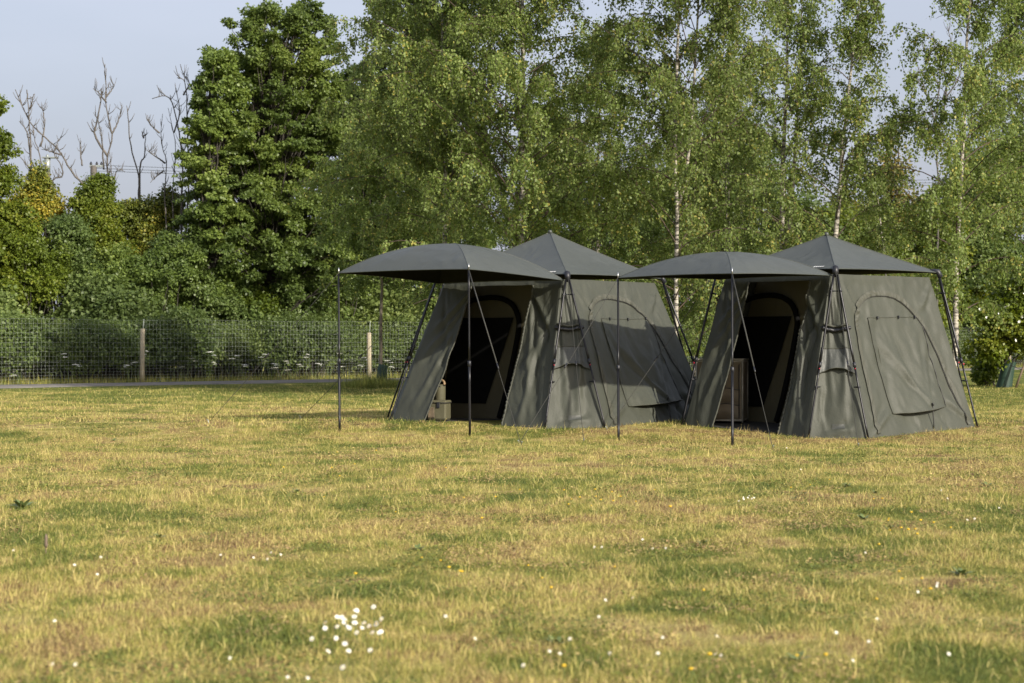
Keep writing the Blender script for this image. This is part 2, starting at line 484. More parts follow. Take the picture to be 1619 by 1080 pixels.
g0 = make_grass("grass", 5.0, 13.0, 11500, 0.025, 0.0031, 2, 1)
tag(g0, "short dry grass of the camping field, straw and green blades mixed", "grass", None, "stuff")
g1 = make_grass("grass", 13.0, 24.0, 4200, 0.034, 0.0050, 1, 2)
tag(g1, "short dry grass of the camping field, straw and green blades mixed", "grass", None, "stuff")
g2 = make_grass("grass", 24.0, 50.0, 900, 0.034, 0.0100, 1, 3)
tag(g2, "short dry grass of the camping field, straw and green blades mixed", "grass", None, "stuff")
def make_litter(y0, y1, density, size, seed):
    """flat dead thatch and clover leaflets lying between the blades"""
    rg = np.random.default_rng(seed); W_ = 0.27 * y1 + 1.8
    n = int(density * (y1 - y0) * 2 * W_)
    y = rg.uniform(y0, y1, n); x = rg.uniform(-W_, W_, n)
    k = (abs(x) < 0.27 * y + 1.8) & ~inside_tents(x, y, 0.0); x, y = x[k], y[k]
    cl = fbm(x * 2.6 + 3, y * 2.0 + 8, seed=71, octaves=3); k = rg.random(len(x)) < sstep(.42, .66, cl); x, y, cl = x[k], y[k], cl[k]; n = len(x)
    br = fbm(x * 1.2 + 60, y * .9, seed=77, octaves=3)
    dry = np.where(br > .52, rg.uniform(.86, 1.0, n), rg.uniform(0.0, .22, n))
    p = np.stack([x, y, ground_z(x, y) + rg.uniform(.004, .022, n)], 1)
    an = rg.uniform(0, 6.283, n); ax = np.stack([np.cos(an), np.sin(an), rg.normal(.1, .3, n)], 1); ax /= np.linalg.norm(ax, axis=1)[:, None]
    nr = np.stack([rg.normal(0, .35, n), rg.normal(-.1, .35, n), np.ones(n)], 1)
    sd = np.cross(nr, ax); sd /= np.linalg.norm(sd, axis=1)[:, None]; L = (size * rg.uniform(.6, 1.4, n))[:, None]
    v = np.stack([p, p + ax * L * .5 - sd * L * .36, p + ax * L, p + ax * L * .5 + sd * L * .36], 1).reshape(-1, 3)
    o = link("clover", fast_mesh("clover", v, 4, M['grass'], {"dry": dry, "tone": rg.random(n)}))
    return tag(o, "low clover leaves and dead brown thatch between the grass blades", "ground cover", "grass of the field", "stuff")
make_litter(5.0, 14.0, 2600, .015, 5); make_litter(14.0, 27.0, 1300, .020, 6)
for g in (g0, g1, g2): g["group"] = "grass of the field"

# ------------------------------------------------------------------ tents
def catmull(pts, n):
    p = np.asarray(pts, float); p = np.vstack([2 * p[0] - p[1], p, 2 * p[-1] - p[-2]])
    m = len(p) - 3; t = np.linspace(0, m - 1e-6, n); i = t.astype(int); f = (t - i)[:, None]
    a, b, c, d = p[i], p[i + 1], p[i + 2], p[i + 3]
    return 0.5 * (2 * b + (c - a) * f + (2 * a - 5 * b + 4 * c - d) * f ** 2 + (3 * b - a - 3 * c + d) * f ** 3)

class Wall:
    """a draped fabric wall between a base edge and a top edge; a runs left to right seen from outside, t from the ground up"""
    def __init__(s, Bl, Br, Tl, Tr, seed, folds=(), sag=0.05, rough=1.0, ends=(True, True)):
        s.B = [np.array(p, float) for p in (Bl, Br, Tl, Tr)]; s.seed = seed; s.folds = folds; s.sag = sag; s.rough = rough; s.ends = ends
        n = np.cross(s.B[1] - s.B[0], (s.B[2] + s.B[3]) / 2 - (s.B[0] + s.B[1]) / 2)
        s.n = n / np.linalg.norm(n)
        s.w = np.linalg.norm(s.B[1] - s.B[0]); s.h = np.linalg.norm(s.B[2] - s.B[0])
    def pos(s, a, t, off=0.0):
        a = np.asarray(a, float); t = np.asarray(t, float) + 0 * a; a = a + 0 * t
        A, T = a[..., None], t[..., None]
        P = (s.B[0] * (1 - A) + s.B[1] * A) * (1 - T) + (s.B[2] * (1 - A) + s.B[3] * A) * T
        x, y = a * s.w, t * s.h
        d = -s.sag * np.sin(np.pi * np.clip(t, 0, 1)) * np.sqrt(np.clip(4 * a * (1 - a), 0, 1))
        d = d + s.rough * (0.085 * (fbm(x * 2.6 - t * 1.2, y * 0.8, seed=s.seed) - .5) + 0.034 * (fbm(x * 7 + y * 1.5, y * 2.2, seed=s.seed + 5) - .5)
                           + 0.016 * (fbm(x * 14 + y * 5, y * 8, seed=s.seed + 8, octaves=2) - .5))
        for (a0, t0, a1, t1, wd, amp) in s.folds:
            dx, dy = (a1 - a0) * s.w, (t1 - t0) * s.h; L = math.hypot(dx, dy)
            ux, uy = dx / L, dy / L
            px, py = x - a0 * s.w, y - t0 * s.h
            l = px * ux + py * uy; c = px * -uy + py * ux
            ww = wd * (0.5 + 0.9 * np.clip(l / L, 0, 1))
            e = sstep(-0.05, 0.10, l / L) * sstep(1.08, 0.75, l / L)
            d = d + amp * e * (np.exp(-(c / ww) ** 2) - 0.55 * np.exp(-((c - 1.9 * ww) / ww) ** 2))
        fade = sstep(0, 0.10, a) * sstep(1, 0.90, a) if s.ends == (True, True) else (sstep(0, 0.10, a) if s.ends[0] else sstep(1, 0.90, a))
        fade = fade * (0.35 + 0.65 * sstep(1.0, 0.93, t)) * (0.5 + 0.5 * sstep(0.0, 0.06, t))
        return P + s.n * (d * fade + off)[..., None]
    def sheet(s, m, a0, a1, t0, t1, na, nt, off=0.0, mat=0):
        """a0, a1 may be functions of t"""
        tt = np.linspace(t0, t1, nt); k = np.linspace(0, 1, na)
        f0 = a0(tt) if callable(a0) else np.full(nt, a0); f1 = a1(tt) if callable(a1) else np.full(nt, a1)
        A = f0[:, None] + (f1 - f0)[:, None] * k[None]; T = np.repeat(tt[:, None], na, 1)
        o = off(k[None] + 0 * T, (T - t0) / (t1 - t0)) if callable(off) else off + 0 * A
        m.grid(s.pos(A, T, o), mat)
        return m

def local_at(key, u, Y):
    T = TENTS[key]; c, s = math.cos(T['th']), math.sin(T['th']); dx, dy = (u - 809.5) / F_PX * Y - T['c'][0], Y - T['c'][1]
    return np.array([dx * c - dy * s, dx * s + dy * c])

def make_tent(key, label, seed, open_l, pole_feet):
    feet = [local_at(key, *p) for p in pole_feet]
    T = TENTS[key]; h = T['s'] / 2; zh, zp, L, za, b, ch = T['zh'], T['zp'], T['L'], T['za'], T['b'], T['ch']
    cx, cy = T['c']; co, si = math.cos(T['th']), math.sin(T['th'])
    root = thing("frame_tent", label, "tent", (cx, cy, 0), -T['th'], "olive cabin tents on the grass")
    gz = lambda x, y: float(ground_z(cx + x * co + y * si, cy - x * si + y * co))
    G3 = lambda x, y, dz=0.0: np.array([x, y, gz(x, y) + dz])
    rnd = random.Random(seed)
    w, ct, zt = h - 0.015, 0.075, zh - 0.07
    bi = b - 0.02; ci = ch
    # octagon corners (base, top), counter-clockwise from the front left
    base = [(-bi + ci, -bi), (bi - ci, -bi), (bi, -bi + ci), (bi, bi - ci), (bi - ci, bi), (-bi + ci, bi), (-bi, bi - ci), (-bi, -bi + ci)]
    top = [(-w + ct, -w), (w - ct, -w), (w, -w + ct), (w, w - ct), (w - ct, w), (-w + ct, w), (-w, w - ct), (-w, -w + ct)]
    def W(i, sd, folds=(), sag=0.05, rough=1.0, ends=(True, True)):
        j = (i + 1) % 8
        return Wall(G3(*base[i]), G3(*base[j]), (*top[i], zt), (*top[j], zt), seed * 31 + sd, folds, sag, rough, ends)
    # front wall: two flaps and a header around the open doorway
    aL = lambda t: open_l[0] + (open_l[1] - open_l[0]) * t ** 0.8 + 0.008 * np.sin(math.pi * t)
    aR = lambda t: open_l[2] + (open_l[3] - open_l[2]) * t - 0.006 * np.sin(math.pi * np.clip(t, 0, 1))
    fl = W(0, 1, [(0.24, 0.92, 0.02, 0.62, .045, .028), (0.22, 0.80, 0.0, 0.40, .05, .022), (0.20, 0.62, 0.1, 0.05, .045, .022), (0.02, 0.95, 0.25, 0.3, .05, -.02)], 0.03, 0.55, (True, False))
    fr = W(0, 2, [(0.76, 0.90, 0.98, 0.55, .05, -.05), (0.78, 0.80, 0.90, 0.02, .05, .03), (0.97, 0.85, 0.80, 0.35, .05, .025), (0.86, 0.5, 0.84, 0.0, .04, .025)], 0.03, 1.0, (False, True))
    hd = W(0, 3, (), 0.02, 0.5)
    m = Mesh(); fl.sheet(m, 0.0, aL, 0.0, 1.0, 36, 80)
    m.build("door_flap", M['wall_fabric'], root)
    m = Mesh(); fr.sheet(m, aR, 1.0, 0.0, 1.0, 36, 80)
    m.build("door_flap", M['wall_fabric'], root)
    m = Mesh(); hd.sheet(m, lambda t: aL(t) - .01, lambda t: aR(t) + .01, 0.965, 1.0, 30, 8, 0.004)
    m.build("door_header", M['wall_fabric'], root)
    tt = np.linspace(0.0, 0.965, 90)
    m = Mesh()
    puck = 0.006 * np.sin(tt * 260 + 3 * np.sin(tt * 31))
    m.tube(fl.pos(aL(tt), tt, 0.004), 0.011 + puck * .4, 6); m.tube(fr.pos(aR(tt), tt, 0.004 + puck), 0.013 + puck * .5, 6)
    m.build("door_hem", M['seam'], root)
    # side walls, back wall, corner panels
    door_folds = [(0.62, 0.15, 0.30, 0.62, .05, .025), (0.62, 0.15, 0.80, 0.55, .05, -.02), (0.02, 0.0, 0.25, 0.16, .04, .03), (0.98, 0.02, 0.80, 0.22, .04, .03),
                  (0.0, 0.98, 0.16, 0.72, .035, .03), (1.0, 0.97, 0.80, 0.78, .04, .03), (0.5, 0.0, 0.48, 0.12, .03, .02), (0.75, 0.0, 0.70, 0.12, .03, -.02)]
    rw = W(2, 4, door_folds, 0.045, 0.8)
    m = Mesh(); rw.sheet(m, 0, 1, 0, 1, 70, 80); m.build("side_wall", M['wall_fabric'], root)
    lw = W(6, 5, door_folds, 0.045); m = Mesh(); lw.sheet(m, 0, 1, 0, 1, 40, 40); m.build("side_wall", M['wall_fabric'], root)
    bw = W(4, 6, door_folds, 0.045); m = Mesh(); bw.sheet(m, 0, 1, 0, 1, 40, 40); m.build("back_wall", M['wall_fabric'], root)
    cps = []
    for i in (1, 3, 5, 7):
        cp = W(i, 10 + i, [(0.1, 0.95, 0.3, 0.05, .05, -.02), (0.9, 0.9, 0.55, 0.0, .05, .02), (0.2, 0.02, 0.8, 0.06, .03, .03)], 0.03, 0.7)
        cps.append(cp)
        m = Mesh(); cp.sheet(m, 0, 1, 0, 1, 30, 60); m.build("corner_panel", M['wall_fabric'], root)
    cp = cps[0]
    # pocket on the front corner: a hanging flap that bellies out over its own shadow
    m = Mesh()
    bot = lambda a: 0.395 + 0.02 * np.cos((a - .5) * math.pi * 2) * -1
    k = np.linspace(0.0, 1.0, 30); v = np.linspace(0, 1, 22)
    A, V = np.meshgrid(k, v, indexing='xy')
    tb = 0.385 + 0.035 * np.sin(math.pi * A)
    Tt = tb + (0.545 - tb) * V
    off = 0.006 + (0.055 * (1 - V) ** 1.3) * (0.35 + 0.65 * np.sin(math.pi * A)) + 0.016 * (fbm(A * 7, V * 3 + A * 2, seed=seed) - .5) * np.sin(math.pi * V)
    m.grid(cp.pos(0.03 + 0.94 * A, Tt, off))
    pk = m.build("corner_pocket", M['pocket'], root)
    m = Mesh(); m.tube(cp.pos(0.03 + .94 * k, 0.545 + 0 * k, 0.008), 0.006, 5)
    m.tube(cp.pos(0.03 + .94 * k, 0.385 + 0.035 * np.sin(math.pi * k), 0.012 + 0.055 * (0.35 + 0.65 * np.sin(math.pi * k))), 0.005, 5)
    m.build("hem", M['seam'], pk)
    m = Mesh(); m.tube(cp.pos(np.linspace(-.07, 1.07, 14), 0.665 - 0.012 * np.sin(np.linspace(0, math.pi, 14)), 0.035), 0.021, 8)
    m.build("corner_strap", M['plastic_black'], root)
    m = Mesh(); m.tube(cp.pos(np.linspace(-.02, 1.02, 14), 0.69 - 0.012 * np.sin(np.linspace(0, math.pi, 14)), 0.03), 0.014, 8)
    m.build("rolled_vent", M['seam'], root)
    m = Mesh(); m.grid(cp.pos(*np.meshgrid(np.linspace(.40, .62, 6), np.linspace(.055, .085, 4)), 0.006))
    m.build("care_patch", M['pocket'], root)
    # zipped door in the side wall
    arch = catmull([(.11, .02), (.115, .3), (.12, .6), (.135, .73), (.19, .815), (.30, .862), (.45, .868), (.59, .835), (.69, .77), (.77, .68), (.83, .55), (.875, .35), (.93, .02)], 180)
    sm = np.linspace(0, 1, 180)
    m = Mesh(); m.tube(rw.pos(arch[:, 0], arch[:, 1], 0.008), 0.0042, 6); m.build("door_zip", M['zip'], root)
    tang = np.gradient(arch * [rw.w, rw.h], axis=0); nrm = np.stack([-tang[:, 1], tang[:, 0]], 1); nrm /= np.linalg.norm(nrm, axis=1)[:, None]
    rows = []
    for j, ww in enumerate(np.linspace(0.006, 0.078, 7)):
        q = arch + nrm * ww / [rw.w, rw.h]
        rows.append(rw.pos(q[:, 0], q[:, 1], 0.016 + 0.011 * np.sin(sm * 330 + 5 * np.sin(sm * 37) + j * .5) * math.sin(math.pi * j / 6) + 0.004 * math.sin(math.pi * j / 6)))
    m = Mesh(); m.grid(np.stack(rows, 0)); m.build("storm_flap", M['seam'], root)
    # roll-up window cover on that door
    k = np.linspace(0, 1, 46); v = np.linspace(0, 1, 50)
    K, V = np.meshgrid(k, v, indexing='xy')
    a0, a1 = 0.265 - 0.03 * V, 0.785 - 0.015 * V
    t0 = 0.135 + 0.02 * K - 0.022 * np.sin(math.pi * K)
    Tt = t0 + (0.735 - t0) * V
    lift = 0.006 + 0.105 * (1 - V) ** 2.6 * (0.06 + 0.94 * np.sin(math.pi * K)) * sstep(0, .12, K)
    for fx, amp in ((0.15, .02), (0.38, -.02), (0.85, .022), (0.98, -.012)):
        q = fx + (0.62 - fx) * (1 - V)
        lift = lift + amp * sstep(0, .12, K) * np.exp(-((K - q) / 0.055) ** 2) * np.sin(math.pi * np.clip(V * 1.1, 0, 1)) 
    lift = lift + 0.016 * (fbm(K * 4, V * 5, seed=seed + 3) - .5) * np.sin(math.pi * V) ** .5
    m = Mesh(); m.grid(rw.pos(a0 + (a1 - a0) * K, Tt, lift))
    cov = m.build("window_cover", M['wall_fabric'], root)
    PP = rw.pos(a0 + (a1 - a0) * K, Tt, lift + 0.004)
    m = Mesh(); m.tube(PP[:, 0], 0.0035, 5); m.tube(PP[0], 0.007, 5); m.tube(PP[-1], 0.004, 5); m.build("hem", M['seam'], cov)
    m = Mesh(); m.tube(PP[:, -1] + rw.n * .003 * np.sin(v * 40)[:, None], 0.006, 5); m.build("zip", M['zip'], cov)
    for kk in (8, 25, 40):
        m = Mesh(); p = PP[-1, kk]
        m.tube([p + [0, 0, .012], p + rw.n * .02, p - [0, 0.01, .03] + rw.n * .02], [.009, .014, .006], 6); m.build("toggle", M['plastic_black'], cov)
    q = rw.pos(np.full(6, 0.60), np.linspace(0.02, 0.155, 6), np.linspace(.01, .105, 6))
    m = Mesh(); m.tube(q, 0.008, 5); m.tube([q[-1], q[-1] + [0, 0, .03]], [.015, .012], 6); m.build("tie_strap", M['zip'], root)
    # roof: four hipped faces, crease at each hip
    def canopy(corners, rise, power, edge_in, droop, thick, name, noise_amp, seedn):
        cs = [np.array(c, float) for c in corners]; ctr = sum(cs) / 4
        n_r, n_s = 30, 40; r = np.linspace(0, 1, n_r); s_ = np.linspace(0, 1, n_s); mt, ml = Mesh(), Mesh()
        Rr, S = np.meshgrid(r, s_, indexing='ij')
        for i in range(4):
            p, q = cs[i], cs[(i + 1) % 4]
            E = p + (q - p) * S[..., None]
            X = ctr + (E - ctr) * Rr[..., None] * (1 - edge_in * 4 * S * (1 - S) * Rr ** 2)[..., None]
            bow = 4 * S * (1 - S)
            X[..., 2] = ctr[2] + (E[..., 2] - ctr[2]) * Rr + rise * (1 - Rr ** power) - droop * bow * np.sin(math.pi * Rr ** 1.2) + noise_amp * (fbm(S * 3 + i * 7, Rr * 4, seed=seedn) - .5) * bow * np.sin(math.pi * Rr)
            X[..., 2] += 0.010 * np.sin(S * 34 + i) * np.exp(-((np.minimum(S, 1 - S) - .16) / .10) ** 2) * Rr ** 3 * (1 - Rr ** 8)
            X[..., 2] += 0.012 * bow * Rr ** 6
            mt.grid(X, 0)
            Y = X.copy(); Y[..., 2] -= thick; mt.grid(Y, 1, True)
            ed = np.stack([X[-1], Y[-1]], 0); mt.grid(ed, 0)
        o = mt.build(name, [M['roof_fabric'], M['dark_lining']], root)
        ms = Mesh()
        for i in range(4):
            X = ctr + (cs[i] - ctr) * r[:, None]; X[:, 2] = ctr[2] + (cs[i][2] - ctr[2]) * r + rise * (1 - r ** power) + 0.001
            ms.tube(X, 0.0055, 5)
        for i in range(4):
            p, q = cs[i], cs[(i + 1) % 4]; X = ctr + (p + (q - p) * s_[:, None] - ctr) * (1 - edge_in * 4 * s_ * (1 - s_))[:, None]
            X[:, 2] = p[2] + (q[2] - p[2]) * s_ + 0.048 * s_ * (1 - s_) - thick * .5; ms.tube(X, max(.006, thick * .62), 5, 0, False)
        ms.build("ridge_seam", M['roof_fabric'], o)
        return o
    ov = h + 0.03
    roof = canopy([(-ov, -ov, zh), (ov, -ov, zh), (ov, ov, zh), (-ov, ov, zh)], zp - zh, 0.94, 0.012, 0.035, 0.012, "roof", 0.02, seed)
    m = Mesh(); m.tube([(0, 0, zp - .02), (0, 0, zp + .018), (0, 0, zp + .03)], [.03, .028, .012], 8); m.build("peak_cap", M['roof_fabric'], roof)
    yA = -h - L
    pt = [(-h, yA, za), (h, yA, za)]
    aw = canopy([(-h, yA, za), (h, yA, za), (h - .02, -h - .035, zh - .085), (-h + .02, -h - .035, zh - .085)], T['dome'], 2.0, 0.035, -0.02, 0.006, "awning", 0.05, seed + 4)
    # small pale mark printed near the front corner of the roof
    m = Mesh()
    for q in range(5):
        x = h - 0.36 + q * 0.035; y = -ov + 0.03
        zz = zh + (zp - zh) * (1 - (abs(y) / ov) ** .94) + 0.012
        m.add([(x, y, zz), (x + .026, y, zz), (x + .026, y + .03, zz + .012), (x, y + .03, zz + .012)], [[0, 1, 2, 3]])
    m.build("logo_mark", M['mark_white'], roof)
    # frame: hubs at the four corners, two legs from each
    for (sx, sy) in ((1, -1), (1, 1), (-1, 1), (-1, -1)):
        hub = np.array([sx * (h + .03), sy * (h + .03), zh - .01])
        m = Mesh()
        m.tube([hub + [-sx * .07, -sy * .07, .025], hub + [0, 0, .012], hub + [sx * .022, sy * .022, -.05], hub + [sx * .018, sy * .018, -.10]], [.028, .040, .036, .020], 8)
        hb = m.build("hub", M['plastic_black'], root)
        for k in (0, 1):
            fx, fy = (sx * (b - ch), sy * b) if k == 0 else (sx * b, sy * (b - ch))
            ft = G3(fx, fy, -0.03) + np.array([sx * .008, sy * .008, 0])
            st = hub + [sx * (.030 if k else .0), sy * (.0 if k else .030), -.07]
            tt = np.linspace(0, 1, 12)
            line = st + (ft - st) * tt[:, None] + np.outer(np.sin(math.pi * tt), [sx * .006, sy * .006, 0])
            m = Mesh(); m.tube(line[:7], 0.0145, 8); m.tube(line[6:], 0.0125, 8)
            lg = m.build("leg", M['pole_black'], root)
            m = Mesh(); p, d = line[6], (line[7] - line[5]) / np.linalg.norm(line[7] - line[5])
            m.tube([p - d * .03, p - d * .028, p + d * .028, p + d * .03], [.014, .021, .021, .014], 8); m.build("pole_joint", M['plastic_black'], lg)
            m = Mesh(); m.tube([p + d * .05, p + d * .05 + [sx * .02, sy * .02, 0]], [.009, .007], 6); m.build("release_button", M['red_button'], lg)
            for f_ in (0.10, 0.68):
                p = st + (ft - st) * f_; inn = np.array([-sx * (0.0 if k == 0 else 1), -sy * (1 if k == 0 else 0.0), 0])
                m = Mesh(); m.tube([p - inn * .02, p + inn * .03, p + inn * .075], [.014, .011, .006], 6); m.build("wall_clip", M['plastic_black'], lg)
    # awning poles with steel spigots
    for i, x in enumerate((-h, h)):
        tp = np.array([x, yA, za - .02]); ft = G3(*feet[i], -0.02)
        m = Mesh(); tt = np.linspace(0, 1, 10); ln = tp + (ft - tp) * tt[:, None]
        m.tube(ln[:6], 0.0125, 8); m.tube(ln[5:], 0.0155, 8)
        pl = m.build("awning_pole", M['pole_black'], root)
        m = Mesh(); m.tube([tp + [0, 0, .0], tp + [0, 0, .085]], .006, 6); m.build("spigot", M['steel'], pl)
        p = ln[5]; m = Mesh(); m.tube([p + [0, 0, .035], p + [0, 0, .03], p - [0, 0, .03], p - [0, 0, .035]], [.014, .022, .022, .016], 8); m.build("pole_joint", M['plastic_black'], pl)
    # groundsheet
    m = Mesh(); bb = [(x * .985, y * .985) for x, y in base]
    vs = [G3(x, y, .012) for x, y in bb] + [G3(0, 0, .012)]
    m.add(vs, [[i, (i + 1) % 8, 8] for i in range(8)], 0, False); m.build("groundsheet", M['ground_sheet'], root)
    # inner room: panel across the tent with an arched door of black mesh
    yi = -h + 0.48
    def ip(x, z): return (x, yi + 0.16 * z / 1.9, z)
    lim = lambda z: bi - .06 - (bi - w) * z / zt
    m = Mesh(); K, V = np.meshgrid(np.linspace(-1, 1, 40), np.linspace(0, 1, 40), indexing='xy')
    zz = 0.02 + V * (zt - .05); xx = K * np.vectorize(lim)(zz)
    m.grid(np.stack([xx, yi + .16 * zz / 1.9 + .03 * (fbm(xx * 3, zz * 1.5, seed=seed + 7) - .5), zz], -1))
    inn = m.build("inner_room_wall", M['inner_fabric'], root)
    dl = catmull([(-1.50, .10), (-1.46, .7), (-1.36, 1.35), (-1.22, 1.58), (-1.0, 1.70), (-.72, 1.74), (-.47, 1.72), (-.27, 1.63), (-.17, 1.48), (-.145, 1.32), (-.20, .95), (-.31, .43), (-.41, .08)], 90)
    m = Mesh(); m.tube([np.array(ip(x, z)) + [0, -.03, 0] for x, z in dl], 0.036, 7); m.build("door_roll", M['mesh_black'], inn)
    m = Mesh()
    poly = [(-1.44, .27), (-.66, .27), (-.45, .87), (-.25, 1.46), (-1.26, 1.46)]
    m.add([np.array(ip(x, z)) + [0, -.022, 0] for x, z in poly], [[0, 1, 2, 3, 4]], 0, False); m.build("mesh_panel", M['mesh_black'], inn)
    # guy lines and pegs
    gl = TENT_GUYS[key]
    def local(p):
        dx, dy = p[0] - cx, p[1] - cy
        return np.array([dx * co - dy * si, dx * si + dy * co, p[2]])
    for nm, top_, foot in gl:
        tp = {'A': np.array([-h, yA, za]), 'B': np.array([h, yA, za]), 'C': np.array([h + .07, -h - .07, zh - .04]), 'D': np.array([-h - .07, -h - .07, zh - .04])}[top_]
        f = local(np.array([(foot[0] - 809.5) / F_PX * foot[2], foot[2], 0.0])); f[2] = gz(f[0], f[1]) + .012
        tt = np.linspace(0, 1, 14); ln = tp + (f - tp) * tt[:, None]; ln[:, 2] -= 0.02 * np.sin(math.pi * tt)
        m = Mesh(); m.tube(ln, 0.0036, 5); g_ = m.build("guy_line", M['cord'], root)
        p = tp + (f - tp) * (0.55 if nm != 'w' else .57); d = (f - tp) / np.linalg.norm(f - tp)
        m = Mesh(); m.tube([p - d * .04, p + d * .04], .009, 6); m.build("line_slider", M['plastic_black'], g_)
        if nm == 'w':
            m = Mesh(); m.tube([tp - [0, 0, .02], p], .0085, 6); m.build("webbing", M['cord'], g_)
        m = Mesh(); dd = np.array([d[0], d[1], 0]); dd /= np.linalg.norm(dd)
        m.tube([f + dd * .03 + [0, 0, .035], f + dd * .012 + [0, 0, .03], f - dd * .03 - [0, 0, .10]], [.007, .006, .004], 6); m.build("peg", M['pole_metal'], g_)
    return root

Yg = lambda v: F_PX * CAM_H / (v - 540.0)
TENT_GUYS = {'L': [('n', 'A', (330, 0, Yg(676))), ('n', 'D', (476, 0, Yg(669))), ('w', 'B', (824, 0, Yg(696))), ('n', 'C', (923, 0, Yg(692)))],
             'R': [('n', 'A', (821, 0, Yg(694))), ('n', 'D', (960, 0, Yg(682))), ('w', 'B', (1222, 0, Yg(706))), ('n', 'C', (1357, 0, Yg(700)))]}
tent_l = make_tent('L', "olive cabin tent with wide domed awning, half shaded side door, standing behind the other", 3, (0.215, 0.245, 0.735, 0.77), [(537, 23.75), (743, 23.15)])
tent_r = make_tent('R', "olive cabin tent with brightly lit zipped side door and a brown cupboard in its doorway", 8, (0.233, 0.247, 0.77, 0.835), [(978, 22.65), (1158, 21.35)])

# ------------------------------------------------------------------ kit in the doorways
def tent_point(key, lx, ly):
    T = TENTS[key]; c, s = math.cos(T['th']), math.sin(T['th'])
    x, y = T['c'][0] + lx * c + ly * s, T['c'][1] - lx * s + ly * c
    return (x, y, float(ground_z(x, y)) + 0.014)

def cool_bag():
    loc = tent_point('L', -0.70, -1.56)
    t = thing("cool_bag", "olive green cool bag with buckle just inside the tent doorway", "cool bag", loc, -TENTS['L']['th'] + .35)
    m = Mesh(); m.box((0, 0, .115), (.27, .22, .23), 0, 1.0, .02); m.build("body", M['bag_green'], t)
    m = Mesh(); m.box((0, 0, .245), (.282, .232, .034), 0, .97, .012); ld = m.build("lid", M['bag_green'], t)
    m = Mesh(); m.tube([(-.141, -.116, .229), (.141, -.116, .229)], .005, 5); m.tube([(.141, -.116, .229), (.141, .116, .229)], .005, 5); m.build("zip", M['zip'], ld)
    m = Mesh(); m.box((.03, -.118, .20), (.045, .016, .075), 0, 1, .005); m.build("buckle", M['plastic_black'], t)
    m = Mesh(); m.box((-.07, -.115, .10), (.09, .014, .14), 0, 1, .005); m.build("front_pocket", M['camo'], t)
    m = Mesh(); m.tube([(-.137, -.05, .19), (-.158, 0, .16), (-.137, .05, .19)], .008, 5); m.build("side_handle", M['zip'], t)
def stool_bag():
    loc = tent_point('L', -0.97, -1.22)
    t = thing("storage_tube", "upright olive storage tube with a tan leather loop handle behind the cool bag", "storage tube", loc, -.5)
    m = Mesh(); m.tube([(0, 0, 0), (0, 0, .02), (0, 0, .25), (0.005, 0, .45), (.005, 0, .47)], [.07, .078, .076, .074, .06], 14); m.build("body", M['bag_green'], t)
    m = Mesh(); an = np.linspace(-.2, math.pi * 1.05, 14); m.tube(np.stack([.03 + .055 * np.cos(an), 0 * an - .02, .47 + .06 * np.sin(an)], 1), .017, 7); m.build("loop_handle", M['tan'], t)
    m = Mesh(); m.tube([(0, 0, .435), (0, 0, .455)], .0775, 14); m.build("rim_band", M['zip'], t)
def cupboard():
    loc = tent_point('R', -1.00, -0.92)
    t = thing("camping_cupboard", "brown fabric camping cupboard with grey tube frame inside the tent doorway", "cupboard", loc, -TENTS['R']['th'] + .62)
    w, d, hh = .30, .24, .80
    m = Mesh()
    for sx in (-1, 1):
        for sy in (-1, 1):
            m.tube([(sx * w, sy * d, 0), (sx * w, sy * d, hh)], .013, 8)
    for z in (.03, hh):
        for sy in (-1, 1): m.tube([(-w, sy * d, z), (w, sy * d, z)], .013, 8)
        for sx in (-1, 1): m.tube([(sx * w, -d, z), (sx * w, d, z)], .013, 8)
    m.build("tube_frame", M['frame_grey'], t)
    m = Mesh(); m.box((0, 0, hh + .022), (2 * w + .05, 2 * d + .05, .022), 0, 1, .006); m.build("top_board", M['frame_grey'], t)
    K, V = np.meshgrid(np.linspace(-1, 1, 24), np.linspace(0, 1, 30), indexing='xy')
    m = Mesh(); m.grid(np.stack([K * (w - .012), -d + .02 * (fbm(K * 2, V * 5, seed=4) - .5), .04 + V * (hh - .05)], -1)); m.build("front_panel", M['cupboard_fabric'], t)
    for sx in (-1, 1):
        m = Mesh(); m.grid(np.stack([sx * w + 0 * K, K * (d - .012), .04 + V * (hh - .05)], -1)); m.build("side_panel", M['cupboard_fabric'], t)
    for z0, z1 in ((.06, .24), (.27, .44)):
        m = Mesh(); m.grid(np.stack([K * (w - .03), -d - .012 - .035 * np.sin(math.pi * V) * (1 - K ** 4) + .02 * (fbm(K * 3, V * 2, seed=int(z0 * 99)) - .5), z0 + V * (z1 - z0) + .012 * V * np.sin(K * 5)], -1))
        pk = m.build("pocket", M['cupboard_fabric'], t)
        m = Mesh(); kx = np.linspace(-1, 1, 18); m.tube(np.stack([kx * (w - .03), -d - .02 + 0 * kx, z1 + .012 * np.sin(kx * 5)], 1), .006, 5); m.build("hem", M['zip'], pk)
    m = Mesh(); m.tube([(w - .04, -d - .025, .06), (w - .04, -d - .025, hh - .04)], .007, 5); m.build("zip", M['zip'], t)
cool_bag(); stool_bag(); cupboard()

# ------------------------------------------------------------------ leaves
def leaf_quads(pos, axis, nrm, length, width):
    ax = axis / (np.linalg.norm(axis, axis=1)[:, None] + 1e-9)
    s = np.cross(nrm, ax); s /= np.linalg.norm(s, axis=1)[:, None] + 1e-9
    n2 = np.cross(ax, s)
    L, Wd = length[:, None], width[:, None]
    mid = pos + ax * L * 0.42 - n2 * L * 0.05
    return np.stack([pos, mid - s * Wd / 2, pos + ax * L - n2 * L * .10, mid + s * Wd / 2], 1).reshape(-1, 3)

def unit(v): return v / (np.linalg.norm(v, axis=-1, keepdims=True) + 1e-9)

